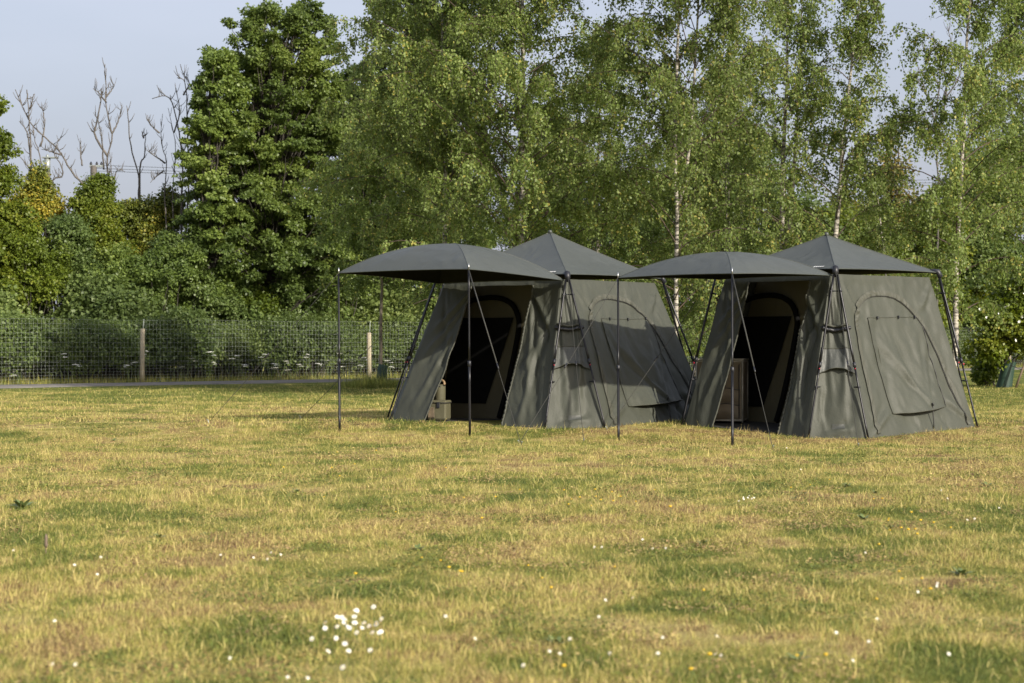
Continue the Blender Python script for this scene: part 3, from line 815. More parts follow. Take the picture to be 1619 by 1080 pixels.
def build_birch(seed, h, spread, n_limbs, low=0.14, leaves=42000, lean=(0, 0), twin=False, r0=None, gap=0.0, name_root=None):
    """trunk and crown meshes of one birch, base at the origin: rising limbs with hanging leafy twigs"""
    rg = np.random.default_rng(seed)
    tm, tw = Mesh(), Mesh()
    r0 = r0 or 0.0065 * h + .02
    def stem(lean, hh, r, off=(0, 0)):
        t = np.linspace(0, 1, 16)
        wig = np.cumsum(rg.normal(0, 0.022 * hh / 10, (16, 2)), 0); wig -= wig[0]
        p = np.stack([off[0] + lean[0] * t * hh + wig[:, 0], off[1] + lean[1] * t * hh + wig[:, 1], t * hh - 0.05], 1)
        tm.tube(p, r * (1 - t) ** 0.85 + 0.006, 9)
        return p
    stems = [stem(lean, h, r0)]
    if twin:
        k = 5; s0 = stems[0][k]
        t = np.linspace(0, 1, 12); hh = h * .62
        p2 = s0 + np.stack([0.16 * np.sqrt(t) * hh * .5, 0.03 * t * hh, t * hh], 1)
        tm.tube(p2, r0 * .6 * (1 - t) ** .8 + .005, 8); stems.append(p2)
    P, AX = [], []
    strands = []
    for i in range(n_limbs):
        st = stems[i % len(stems)]
        f = low + (0.97 - low) * ((i + rg.random()) / n_limbs) ** 0.92
        zi = f * (len(st) - 1); j = int(zi); o = st[j] + (st[min(j + 1, len(st) - 1)] - st[j]) * (zi - j)
        az = i * 2.399 + rg.normal(0, .35)
        prof = (0.45 + 0.55 * math.sin(math.pi * min(1, (f - low) / (1 - low) * 1.15 + .18))) * (1.0 if f < .75 else (1 - (f - .75) * 2.4))
        ln = spread * prof * rg.uniform(.75, 1.2)
        el = rg.uniform(.6, 1.08)
        t = np.linspace(0, 1, 9)
        outd = np.array([math.cos(az), math.sin(az), 0])
        sway = np.array([-outd[1], outd[0], 0]) * rg.normal(0, .12) * ln
        pts = o + outd * (ln * t)[:, None] + np.outer(np.sin(t * math.pi / 2) ** 2, sway)
        pts[:, 2] += ln * (math.tan(el) * t * .85 - 0.60 * t ** 2.2)
        pts += np.cumsum(rg.normal(0, .02 * ln / 3, pts.shape), 0)
        tm.tube(pts, max(.006, r0 * .22 * (1 - f * .6)) * (1 - t) ** .7 + .003, 5, 1, False)
        nt = int(10 + ln * 7.5)
        for q in range(nt):
            ft = rg.uniform(.18, 1.0); jj = ft * 8; a = int(min(jj, 7)); s = pts[a] + (pts[a + 1] - pts[a]) * (jj - a)
            tl = rg.uniform(.45, 1.25) * (0.7 + .3 * ft)
            d0 = unit(np.array([rg.normal(0, 1), rg.normal(0, 1), rg.normal(.2, .5)]) + outd * .5)
            u = np.linspace(0, 1, 6)
            tp = s + d0 * (tl * .55 * u * (1 - .4 * u))[:, None]; tp[:, 2] -= tl * .62 * u ** 1.6
            if gap and vnoise(s[0] * .9, s[1] * .9, s[2] * .9, seed) < gap: continue
            tw.tube(tp, np.linspace(.0045, .002, 6), 3, 0, False)
            strands.append(tp)
        for q in range(4):                                          # upright shoots at the top
            if f > .8:
                u = np.linspace(0, 1, 6); s = pts[4 + q]
                strands.append(s + np.outer(u, [rg.normal(0, .15), rg.normal(0, .15), rg.uniform(.3, .7)]))
    S = np.array(strands); per = leaves // len(S) + 1
    idx = np.repeat(np.arange(len(S)), per); n = len(idx)
    u = rg.uniform(0.08, 1, n) * 4.999; a = u.astype(int); fr = (u - a)[:, None]
    p = S[idx, a] * (1 - fr) + S[idx, a + 1] * fr + rg.normal(0, .045, (n, 3))
    ax = unit(rg.normal(0, .75, (n, 3)) + np.array([0, 0, -.75]))
    nr = unit(rg.normal(0, 1, (n, 3)) + np.array([0, 0, .25]))
    Ln = rg.uniform(.042, .076, n)
    clump = vnoise(p[:, 0] * 1.4, p[:, 1] * 1.4, p[:, 2] * 1.4, seed + 2)
    tone = np.clip(0.48 + .5 * (clump - .5) + rg.normal(0, .27, n), 0, 1)
    v = leaf_quads(p, ax, nr, Ln, Ln * .78)
    return tm, tw, v, tone

BIRCH_GROUP = "white barked birches behind the tents"
def birch(loc, label, seed, **kw):
    tm, tw, v, tone = build_birch(seed, **kw)
    t = thing("birch_tree", label, "tree", loc, 0, BIRCH_GROUP)
    tm.build("trunk", [M['birch_bark'], M['birch_twig']], t)
    cr = link("crown", fast_mesh("crown", v, 4, M['birch_leaf'], {"tone": tone}), t)
    tw.build("twigs", M['birch_twig'], cr)
    return t

def gpos(u, Y): return ((u - 809.5) / F_PX * Y, Y, float(ground_z(0, Y)))

b1 = birch(gpos(818, 38.5), "tall birch with thick pale trunk showing straight above the rear tent's peak", 11, h=11.2, spread=2.8, n_limbs=92, low=.06, leaves=84000, r0=.075)
b2 = birch(gpos(1062, 36.5), "tall birch whose white trunk rises between the two tents", 12, h=11.0, spread=2.4, n_limbs=92, low=.05, leaves=70000, lean=(.018, 0), twin=True, r0=.046)
b3 = birch(gpos(1231, 40.0), "slender young birch with bare forked white stem and airy top", 13, h=9.2, spread=1.7, n_limbs=34, low=.30, leaves=19000, r0=.075, twin=True, gap=.3)
b4 = birch(gpos(1292, 39.0), "thin birch leaning over the nearer tent's roof peak, gappy crown", 14, h=8.7, spread=1.6, n_limbs=36, low=.16, leaves=21000, lean=(.10, 0), r0=.07, gap=.3)
b5 = birch(gpos(1505, 38.0), "birch with crooked white trunk beyond the nearer tent's outer side", 15, h=10.0, spread=1.8, n_limbs=60, low=.16, leaves=42000, r0=.06, lean=(.045, 0), gap=.2)
b6 = birch(gpos(700, 41.0), "broad leafy birch filling the gap above the rear tent's awning", 16, h=10.2, spread=2.8, n_limbs=80, low=.34, leaves=74000, r0=.06)
copy_thing(b1, "dense birch crown between the tall pale trunks", gpos(945, 43.0), 2.1, .74)
copy_thing(b2, "birch half hidden behind the forked slender birch", gpos(1150, 43.5), 1.2, .72)
copy_thing(b5, "birch at the picture's far side with hanging leafy twigs", gpos(1650, 47.0), 2.6, 1.08)
copy_thing(b4, "young thin birch beside the bare twiggy tree", gpos(1420, 44.0), 2.8, .58)
copy_thing(b6, "dense low birch behind the rear tent's peak", gpos(880, 47.0), 4.0, .68)
copy_thing(b5, "birch showing only its pale foliage above the nearer tent's awning", gpos(1100, 46.0), 3.0, .72)

# sapling with a green guard beside the rear tent, drooping to the ground
sap_loc = gpos(603, 46.5)
tm, tw, v, tone = build_birch(21, h=7.4, spread=1.8, n_limbs=60, low=.33, leaves=52000, r0=.042, lean=(.02, 0))
sap = thing("young_tree", "young drooping birch with a dark green trunk guard beside the rear tent", "tree", sap_loc)
tm.build("trunk", [M['sapling_bark'], M['birch_twig']], sap)
cr = link("crown", fast_mesh("crown", v, 4, M['birch_leaf'], {"tone": tone}), sap); tw.build("twigs", M['birch_twig'], cr)
m = Mesh(); m.tube([(-.02, 0, -.05), (0, 0, .1), (.02, 0, .44), (.05, 0, .56)], [.14, .135, .125, .115], 10, 0, False); m.build("trunk_guard", M['guard'], sap)
copy_thing(sap, "low drooping young tree behind the rear tent's open side", gpos(700, 49.0), 1.7, .80)

def leafy(name, label, cat, lobes, Y, mat, leaf=.13, n_pads=150, per=260, pad=(.55, .95), flat=.45, seed=0, trunk=None, tree=True, group=None, depth=1.0, extra=None, up=.6):
    """a tree or bush: leaf pads spread through lobes given as (u, v, half width, half height) seen Y metres away"""
    rg = np.random.default_rng(seed)
    LB = []
    for (u, v, ru, rv) in lobes:
        c = at(u, v, Y); pm_ = (pad[0] + pad[1]) * .35; LB.append((c, max(.25, ru / F_PX * Y - pm_), max(.2, rv / F_PX * Y - pm_ * .6)))
    cx = np.mean([c[0] for c, _, _ in LB]) if trunk is None else (trunk - 809.5) / F_PX * Y
    org = np.array([cx, Y, 0.0])
    areas = np.array([a * b for _, a, b in LB]); prob = areas / areas.sum()
    which = rg.choice(len(LB), n_pads, p=prob)
    dirs = unit(rg.normal(0, 1, (n_pads, 3))); rad = rg.uniform(.25, 1.0, n_pads) ** .55 * np.where(rg.random(n_pads) < .34, rg.uniform(1.0, 1.5, n_pads), 1.0)
    cen = np.stack([LB[k][0] for k in which]); rx = np.array([LB[k][1] for k in which]); rz = np.array([LB[k][2] for k in which])
    pc = cen + dirs * rad[:, None] * np.stack([rx, rx * depth, rz], 1)
    pc[:, 2] = np.maximum(pc[:, 2], .25)
    pr = rg.uniform(pad[0], pad[1], n_pads) * np.clip(1.75 - .75 * np.maximum(rad, 1), .55, 1)
    idx = np.repeat(np.arange(n_pads), per); n = len(idx)
    d = unit(rg.normal(0, 1, (n, 3))); rr = rg.uniform(0, 1, n) ** .45
    lump = 1 + .7 * (vnoise(pc[idx, 0] * 2 + d[:, 0] * 2.2, pc[idx, 1] + d[:, 1] * 2.2, pc[idx, 2] + d[:, 2] * 2.2, seed) - .5)
    off_ = d * (rr * lump * pr[idx])[:, None] * np.array([1, 1, flat])
    e_ = unit(pc - np.array([cx, Y, np.mean([c[2] for c, _, _ in LB]) - .5]) + rg.normal(0, .4, pc.shape)) if tree else unit(rg.normal(0, 1, pc.shape) + [0, 0, 1.0])
    e_ = e_[idx]; off_ = off_ * .8 + e_ * np.sum(off_ * e_, 1)[:, None] * .75
    p = pc[idx] + off_
    p[:, 2] -= .18 * pr[idx] * (d[:, 0] ** 2 + d[:, 1] ** 2) * rr ** 2
    k = p[:, 2] > .03; p, d, idx = p[k], d[k], idx[k]; n = len(p)
    nr = unit(rg.normal(0, .55, (n, 3)) + np.array([0, 0, up]) + d * .7)
    ax = unit(d * .7 + rg.normal(0, .7, (n, 3)) + np.array([0, 0, -.35]))
    Ln = leaf * rg.uniform(.65, 1.25, n)
    tone = np.clip(.45 + .9 * (vnoise(p[:, 0] * .8, p[:, 1] * .8, p[:, 2] * .8, seed + 4) - .5) + rg.normal(0, .17, n), 0, 1)
    t = thing(name, label, cat, tuple(org), 0, group)
    cm = fast_mesh("crown", leaf_quads(p - org, ax, nr, Ln, Ln * .8), 4, mat, {"tone": tone})
    crown = link("crown" if tree else "foliage", cm, t)
    tm = Mesh()
    zt = max(c[2] + b * .6 for c, a, b in LB)
    if tree:
        tt = np.linspace(0, 1, 14); wig = np.cumsum(rg.normal(0, .06, (14, 2)), 0)
        st = np.stack([wig[:, 0] * tt, wig[:, 1] * tt, tt * zt * .92 - .05], 1); tm.tube(st, (.013 * zt + .04) * (1 - tt) ** .8 + .015, 9)
    else:
        st = None
    for q in range(0, n_pads, 1 if tree else 3):
        tgt = pc[q] - org
        if tree:
            zb = np.clip(tgt[2] * rg.uniform(.45, .8), .5, zt * .85); j = zb / (zt * .92) * 13; a = int(min(j, 12)); o = st[a] + (st[a + 1] - st[a]) * (j - a)
        else:
            o = np.array([tgt[0] * .5 + rg.normal(0, .15), tgt[1] * .5, -.03])
        u = np.linspace(0, 1, 7); L = np.linalg.norm(tgt - o)
        ln = o + (tgt - o) * u[:, None]; ln[:, 2] += .10 * L * np.sin(math.pi * u) * (1 if tree else .3)
        ln[1:-1] += rg.normal(0, .03 * L * .5, (5, 3))
        tm.tube(ln, (.008 * L + .006) * (1 - u) + .004, 5, 0, False)
    tm.build("trunk" if tree else "stems", M['bark'], t)
    if extra: extra(t, p - org, rg)
    return t

# ------------------------------------------------------------------ broadleaved trees beyond the fence
leafy("sycamore_tree", "tallest dark sycamore beyond the fence, its top almost at the picture's edge", "tree",
      [(430, 46, 76, 50), (488, 42, 50, 44), (450, 95, 80, 56), (510, 110, 46, 50), (515, 190, 56, 60), (390, 105, 74, 50), (440, 135, 90, 62), (485, 180, 60, 66), (420, 225, 105, 70), (400, 310, 115, 76), (470, 290, 85, 76), (420, 400, 130, 90), (490, 390, 90, 95), (360, 260, 60, 80)],
      60, M['maple_leaf'], .100, 820, 240, (.18, .48), .30, 31, 430)
leafy("sycamore_tree", "narrow sycamore standing against the bare dead stems", "tree",
      [(345, 100, 42, 34), (345, 150, 52, 42), (350, 205, 55, 50), (325, 265, 44, 55), (340, 335, 60, 65), (330, 420, 70, 80)], 59, M['maple_leaf'], .100, 290, 240, (.18, .46), .30, 32, 335)
leafy("sycamore_tree", "dark rounded sycamore between the tallest sycamore and the birches", "tree",
      [(590, 128, 62, 42), (556, 165, 56, 46), (610, 170, 60, 50), (545, 230, 62, 65), (600, 260, 70, 60), (560, 330, 70, 60), (530, 400, 70, 60), (610, 380, 80, 80)], 64, M['dark_leaf'], .10, 470, 250, (.2, .5), .32, 33, 580)
leafy("sycamore_tree", "sycamore crown overhanging the birches from behind, dark against the sky", "tree",
      [(640, 20, 70, 45), (600, 55, 40, 30), (650, 75, 60, 40), (700, 40, 60, 60), (690, 120, 70, 70), (690, 230, 80, 90), (720, 350, 90, 90)], 63, M['maple_leaf'], .105, 250, 280, (.25, .55), .45, 34, 700)
leafy("sycamore_tree", "sycamore cut off by the picture's edge with layered branches at left", "tree",
      [(-12, 165, 24, 16), (-5, 220, 30, 20), (5, 235, 26, 15), (-10, 290, 36, 34), (10, 345, 45, 40), (0, 400, 70, 50), (20, 450, 70, 50)], 57, M['bright_leaf'], .105, 170, 280, (.2, .5), .4, 35, -20)
leafy("alder_tree", "dark green tree filling the back of the birch stand", "tree",
      [(1180, 330, 120, 110), (1130, 260, 80, 80), (1250, 420, 120, 90), (1040, 380, 110, 120), (930, 420, 120, 110)], 74, M['dark_leaf'], .15, 220, 290, (.65, 1.2), .55, 36, 1120)
leafy("alder_tree", "rusty topped tree behind the slender leaning birch", "tree",
      [(1410, 215, 30, 40), (1400, 290, 60, 50), (1360, 340, 80, 70), (1440, 370, 80, 80), (1390, 450, 110, 80)], 81, M['rust_leaf'], .15, 120, 240, (.65, 1.2), .55, 37, 1405)
leafy("alder_tree", "leafy dark tree behind the crooked white trunk", "tree",
      [(1560, 300, 90, 90), (1620, 250, 60, 80), (1530, 400, 110, 80), (1600, 430, 90, 80), (1460, 440, 90, 80)], 87, M['dark_leaf'], .17, 190, 290, (.8, 1.4), .55, 38, 1570)
leafy("shrub", "light green shrub behind the nearer tent's roof", "shrub",
      [(1340, 360, 80, 50), (1390, 410, 90, 60), (1300, 420, 70, 70), (1430, 470, 90, 70), (1480, 380, 60, 70)], 77, M['bright_leaf'], .13, 170, 300, (.6, 1.15), .6, 39, tree=False)
leafy("shrub", "mixed green shrub with yellow tips beside the nearer tent's outer legs", "shrub",
      [(1500, 470, 50, 50), (1540, 500, 60, 50), (1490, 540, 60, 40), (1570, 430, 50, 50)], 86, M['bright_leaf'], .14, 120, 300, (.5, 1.0), .6, 40, tree=False)

# shrubs beyond the fence: back row, tall
TALL = [("yellow leaved bush under the leaning dead branch", [(62, 300, 26, 38), (70, 335, 34, 30), (40, 330, 30, 26)], 60, 'yellow_leaf', 41),
        ("ivy mound covering the foot of the stub pole", [(158, 300, 30, 30), (152, 330, 40, 34), (150, 370, 46, 36), (165, 400, 50, 40)], 59, 'bright_leaf', 42),
        ("bush of yellowing leaves below the forked bare stems", [(215, 345, 38, 38), (245, 355, 40, 44), (270, 330, 28, 34), (235, 400, 56, 46)], 61, 'yellow_leaf', 43),
        ("dark bush in the dip of the skyline", [(110, 372, 44, 36), (95, 410, 54, 42), (130, 430, 60, 50)], 58, 'dark_leaf', 44),
        ("fresh green bush at the picture's edge above the fence", [(20, 400, 60, 50), (10, 455, 70, 50), (60, 440, 50, 50)], 57, 'bright_leaf', 45),
        ("dark spreading bush above the fence post", [(190, 440, 60, 50), (230, 470, 60, 36), (260, 430, 60, 46)], 58, 'maple_leaf', 46),
        ("shadowy bush beneath the narrow sycamore", [(310, 440, 60, 50), (340, 475, 60, 34), (290, 400, 50, 40)], 59, 'dark_leaf', 47),
        ("vivid lime green bush beneath the tallest sycamore", [(385, 470, 38, 22), (370, 485, 44, 22), (410, 490, 40, 20)], 59.5, 'bright_leaf', 48),
        ("dark bush hanging low beside the awning pole", [(450, 470, 60, 40), (500, 470, 60, 44), (540, 440, 50, 50)], 62, 'maple_leaf', 49),
        ("grey green bush behind the drooping young tree", [(600, 450, 60, 60), (640, 480, 70, 60), (580, 500, 60, 40)], 65, 'dark_leaf', 50)]
for lab, lobes, Y, mt, sd in TALL:
    leafy("bush", lab, "bush", lobes, Y, M[mt], .085, int(48 * len(lobes)), 300, (.22, .52), .6, sd, tree=False, group="tall bushes beyond the fence")

# bramble hedge right behind the wire: three kinds copied along the fence
def hedge_kind(seed, mat, label):
    rg = np.random.default_rng(seed)
    t = leafy("bramble_bush", label, "bush", [(809, 540, 150, 70), (700, 545, 80, 60), (920, 550, 80, 55), (760, 490, 70, 40), (860, 500, 60, 40)], 30, mat, .085, 130, 330, (.3, .6), .62, seed, tree=False, group="bramble hedge along the fence", depth=.8)
    return t
HK = [hedge_kind(61, M['hedge_leaf'], "dark bramble bush pressed against the wire mesh fence"), hedge_kind(62, M['dark_leaf'], "dark bramble bush pressed against the wire mesh fence"), hedge_kind(63, M['hedge_leaf'], "dark bramble bush pressed against the wire mesh fence")]
rg0 = random.Random(5)
first = [True] * 3
for i in range(26):
    s = -7.5 + i * 2.35
    p = FA + FD * s - FN * (1.75 + rg0.uniform(-.2, .4))
    k = i % 3; sc = rg0.uniform(.85, 1.05); rz = math.atan2(FD[1], FD[0]) + rg0.choice((0, math.pi)) + rg0.uniform(-.15, .15)
    if first[k]:
        o = HK[k]; o.location = (p[0], p[1], 0); o.rotation_euler = (0, 0, rz); o.scale = (sc, sc, sc); first[k] = False
    else:
        copy_thing(HK[k], None, (p[0], p[1], 0), rz, sc)
for i in range(13):                                                  # second, taller row
    s = -8 + i * 4.9
    p = FA + FD * s - FN * (4.6 + rg0.uniform(-.3, .5)); k = (i + 1) % 3; sc = rg0.uniform(1.35, 1.6)
    c = copy_thing(HK[k], "tall dark bramble bush in the second row behind the fence", (p[0], p[1], 0), rg0.uniform(0, 6), sc)

# ------------------------------------------------------------------ the fence
def fence():
    p0, p1 = -9.0, 46.0
    a = FA + FD * p0
    t = thing("wire_fence", "tall galvanised wire mesh fence with timber posts along the path", "fence", (a[0], a[1], 0), math.atan2(FD[1], FD[0]))
    L = p1 - p0; m = Mesh(); top = 1.72
    for x in np.arange(0, L, .115):
        m.tube([(x, 0, 0), (x, 0, top)], .0021, 3, 0, False)
    for z in list(np.arange(.05, .6, .085)) + list(np.arange(.6, top + .01, .125)):
        xs = np.linspace(0, L, 60); m.tube(np.stack([xs, 0 * xs, z + .012 * np.sin(xs * 1.1 + z)], 1), .0021, 3, 0, False)
    m.build("wire_mesh", M['fence_wire'], t)
    for i, s in enumerate((-8.0, 0.0, 8.05, 16.1, 24.2, 32.3, 43.6)):
        x = s - p0; hh = 1.45 + .05 * math.sin(i * 2.3); m = Mesh(); lean = .02 * math.sin(i * 1.7)
        m.tube([(x, .07, -.05), (x + lean * .5, .07, hh * .5), (x + lean, .07, hh - .02), (x + lean, .07, hh)], [.072, .068, .065, .052], 10)
        ps = m.build("post", M['fence_post'], t)
        m = Mesh(); m.tube([(x + lean, .05, hh - .12), (x + lean + .03, .05, top + .03)], .010, 5); m.build("extension_rod", M['fence_wire'], ps)
fence()

# cow parsley and dead grass at the foot of the fence
def parsley_proto():
    rg = np.random.default_rng(71)
    t = thing("cow_parsley", "white umbels of cow parsley standing behind the wire fence", "plant", (0, 0, 0), 0, "cow parsley behind the fence")
    m, f = Mesh(), Mesh()
    for i in range(6):
        an, l, hh = rg.uniform(0, 6.3), rg.uniform(.05, .35), rg.uniform(.45, .95)
        tip = np.array([math.cos(an) * l, math.sin(an) * l, hh]); m.tube([(0, 0, -.02), tip * [.5, .5, .55], tip], [.007, .005, .003], 4, 0, False)
        for q in range(14):
            r = rg.uniform(0, .085); a2 = rg.uniform(0, 6.3); p = tip + [r * math.cos(a2), r * math.sin(a2), .035 - r * .15 + rg.normal(0, .006)]
            m.tube([tip, p], .0015, 3, 0, False)
            s = rg.uniform(.012, .020); an2 = np.arange(6) * math.pi / 3
            f.add([p + [s * math.cos(z), s * math.sin(z), .004] for z in an2] + [p + [s * .6 * math.cos(z), s * .6 * math.sin(z), .014] for z in an2],
                  [list(range(6, 12))] + [[z, (z + 1) % 6, 6 + (z + 1) % 6, 6 + z] for z in range(6)])
    m.build("stems", M['stem'], t); f.build("umbels", M['umbel'], t)
    return t
cp0 = parsley_proto()
UV = [(30, 588), (110, 566), (205, 568), (222, 562), (292, 572), (330, 563), (385, 568), (430, 566), (442, 575), (462, 582), (496, 566), (520, 560), (548, 573), (568, 570), (612, 574)]
rp = random.Random(4)
for i, (u, v) in enumerate(UV):
    a = (u - 809.5) / F_PX                                           # where that bearing crosses a line half a metre behind the wire
    off = -0.55 - rp.random() * .5
    q = FA + FN * off
    s = (a * q[1] - q[0]) / (FD[0] - a * FD[1]); p = q + FD * s
    hz = CAM_H + (540 - v) / F_PX * p[1]
    if i == 0: c = cp0; c.location = (p[0], p[1], 0); c.scale = (1, 1, hz / .75)
    else: c = copy_thing(cp0, None, (p[0], p[1], 0), rp.uniform(0, 6), (1, 1, max(.5, hz / .75)))

def rough_grass(name, label, cent, n, h, wid, seed, dry):
    rg = np.random.default_rng(seed)
    x, y = cent(rg, n); an = rg.uniform(0, 6.28, n); lean = rg.gamma(2, .16, n); hh = h * rg.lognormal(0, .35, n)
    base = np.stack([x, y, 0 * x], 1); d = np.stack([np.cos(an), np.sin(an), 0 * an], 1); side = np.stack([-np.sin(an), np.cos(an), 0 * an], 1) * wid / 2
    tip = base + (np.array([0, 0, 1.0]) + d * lean[:, None]) * hh[:, None]
    me = fast_mesh(name, np.stack([base - side, base + side, tip], 1).reshape(-1, 3), 3, M['grass'], {"dry": dry + rg.normal(0, .15, n), "tone": rg.random(n)})
    o = link(name, me); tag(o, label, "grass", None, "stuff"); return o
def along(rg, n):
    s = rg.uniform(-9, 46, n); o = rg.normal(-.25, .45, n); o = np.minimum(o, .35); p = FA + FD * s[:, None] + FN * o[:, None]; return p[:, 0], p[:, 1]
rough_grass("rough_grass", "straggly dry grass and weeds along the foot of the wire fence", along, 15000, .15, .012, 81, .36)
def tuft(rg, n):
    return sap_loc[0] + rg.normal(-.12, .38, n), sap_loc[1] + rg.normal(-.15, .35, n)
rough_grass("grass_tuft", "tall unmown green tuft around the foot of the guarded young tree", tuft, 4200, .20, .011, 83, .16)

# ------------------------------------------------------------------ bare dead trees against the sky, drawn stem by stem
def dead_tree(label, Y, lines, r, seed, twig=1.3):
    rg = np.random.default_rng(seed)
    b = at(lines[0][0][0], 560, Y); org = np.array([b[0], Y, 0.0])
    t = thing("dead_tree", label, "tree", tuple(org), 0, "bare dead trees beyond the fence")
    for i, ln in enumerate(lines):
        dy = rg.normal(0, .35) if i else 0
        pts = np.array([at(u, v, Y) for u, v in ln]) - org
        pts[:, 1] += dy * np.linspace(0, 1, len(pts))
        if i == 0 or ln[0][1] > 270:
            pts = np.vstack([[pts[0, 0] * .6, 0, -.05], [pts[0, 0] * .85, 0, pts[0, 2] * .5], pts])
        k = catmull(pts, len(pts) * 4); k[1:] += rg.normal(0, .007, (len(k) - 1, 3))
        rr = r * (.74 if i < 2 else .52)
        m = Mesh(); m.tube(k, np.linspace(rr, rr * .28, len(k)), 6)
        for q in range(int(len(ln) * twig * 3)):
            j = rg.integers(len(k) // 3, len(k) - 1); a = k[j]; d = unit(np.array([rg.normal(0, .75), rg.normal(0, .6), rg.uniform(.5, 1.6)])); L = rg.uniform(.08, .36)
            m.tube([a, a + d * L * .6, a + d * L + [0, 0, .08]], [rr * .32, rr * .24, rr * .15], 4)
        m.build("stem" if i else "trunk", M['dead_wood'], t)
dead_tree("many stemmed dead tree above the yellow bush, one branch bowing over", 60,
          [[(155, 356), (136, 300), (113, 271), (98, 245), (79, 224), (51, 198), (36, 170), (24, 141)], [(51, 288), (49, 226), (47, 179), (45, 143)], [(47, 173), (52, 147)],
           [(48, 249), (44, 211), (32, 192)], [(68, 288), (62, 241), (55, 222), (53, 200)], [(64, 232), (69, 207), (68, 179), (62, 168)],
           [(80, 300), (98, 279), (96, 260), (87, 245), (92, 226), (100, 216)], [(51, 290), (43, 260), (19, 234)], [(97, 245), (80, 240), (66, 236)], [(72, 340), (62, 300), (64, 260)]], .062, 91)
dead_tree("slim forked dead tree rising behind the ivy mound", 61,
          [[(170, 330), (170, 277), (170, 247), (177, 215), (168, 168), (167, 130), (166, 101)], [(170, 247), (150, 215), (152, 198), (159, 158), (162, 145)], [(177, 211), (186, 190), (190, 162)],
           [(177, 300), (177, 279), (175, 241)], [(164, 268), (164, 215), (158, 181)], [(168, 162), (160, 150), (152, 143)], [(168, 153), (174, 142), (177, 132)], [(181, 290), (190, 270), (198, 272)], [(130, 262), (126, 240), (126, 222)]], .060, 92)
dead_tree("dead tree with two plain upright forks", 62,
          [[(219, 340), (219, 305), (219, 278), (206, 228), (203, 190), (200, 167)], [(221, 275), (227, 246), (227, 210)], [(227, 218), (222, 206)], [(226, 216), (230, 208)]], .062, 93, .35)
dead_tree("tangled dead tree touching the narrow sycamore", 60,
          [[(292, 400), (296, 340), (298, 287), (296, 198), (293, 133), (280, 123)], [(287, 330), (287, 311), (287, 246), (275, 178), (262, 151), (237, 154)], [(261, 310), (261, 287), (261, 252), (252, 222), (253, 178)],
           [(252, 210), (240, 200), (230, 187)], [(273, 320), (273, 287), (275, 228), (262, 169)], [(261, 258), (250, 250), (237, 240)], [(258, 270), (250, 280), (243, 290)], [(287, 246), (296, 220)], [(296, 250), (306, 240)],
           [(275, 210), (285, 180), (280, 140)], [(290, 150), (297, 130), (285, 113)], [(287, 300), (280, 280), (270, 262)]], .058, 94)
dead_tree("leafless twiggy tree beside the crooked white birch", 52,
          [[(1482, 400), (1484, 300), (1478, 200), (1465, 150), (1446, 90)], [(1484, 210), (1500, 140), (1490, 60)], [(1478, 190), (1488, 120), (1478, 50)], [(1470, 160), (1455, 130), (1440, 120)], [(1484, 220), (1460, 190), (1440, 180)],
           [(1490, 160), (1508, 90), (1500, 40)], [(1486, 140), (1470, 90), (1466, 60)], [(1480, 170), (1510, 130), (1520, 80)]], .05, 95, 1.6)

# ------------------------------------------------------------------ poles and wires far behind
pX = at(75, 250, 76)
up1 = thing("utility_pole", "distant dark utility pole with a flat crossarm behind the dead tree", "utility pole", (pX[0], 76, 0))
m = Mesh(); m.tube([(0, 0, -.1), (0, 0, pX[2] * .5), (0, 0, pX[2] - .1)], [.16, .14, .115], 10); m.build("pole", M['pole_wood'], up1)
m = Mesh(); m.tube([(0, 0, pX[2] - .55), (0, 0, pX[2])], .118, 10); m.build("metal_collar", M['pole_metal'], up1)
m = Mesh(); m.box((.12, 0, pX[2] + .02), (.62, .3, .05), 0, 1, .01); m.build("crossarm", M['pole_metal'], up1)
m = Mesh(); m.tube([(0, 0, pX[2] + .04), (0, 0, pX[2] + .1), (0, 0, pX[2] + .16)], [.07, .06, .02], 8); m.build("insulator", M['pole_metal'], up1)
pY = at(148, 262, 72)
up2 = thing("utility_pole", "stub of a utility pole poking out of the ivy mound", "utility pole", (pY[0], 72, 0))
m = Mesh(); m.tube([(0, 0, -.1), (0, 0, 4), (0, 0, pY[2] - .05), (0, 0, pY[2])], [.16, .14, .125, .10], 10); m.build("pole", M['pole_wood'], up2)
m = Mesh(); m.box((.10, 0, pY[2] - .02), (.5, .1, .09), 0, 1, .01); m.build("crossarm", M['pole_metal'], up2)
for k in (-.1, .12, .3):
    m = Mesh(); m.tube([(k, 0, pY[2] + .0), (k, 0, pY[2] + .08), (k, 0, pY[2] + .15)], [.04, .05, .02], 8); m.build("insulator", M['plastic_black'], up2)
m = Mesh(); e = at(112, 322, 68); m.tube([(0, 0, pY[2] - .3), (e[0] - pY[0] - .6, e[1] - 72 - 2, 0)], .012, 4); m.build("stay_wire", M['cord'], up2)
for i, (v, w_) in enumerate((("topmost", 0.02), ("middle", -.10), ("lowest", -.20))):
    m = Mesh(); x = np.linspace(0, 1, 24); a, b = np.array([pY[0] + .1, 72, pY[2] + w_]), np.array([40.0, 84, pY[2] + w_ + 1.2])
    p = a + (b - a) * x[:, None]; p[:, 2] -= .7 * np.sin(math.pi * x); m.tube(p, .008, 4)
    tag(m.build("overhead_wire", M['cord']), f"{v} of three thin wires running from the stub pole", "wire", "overhead wires")

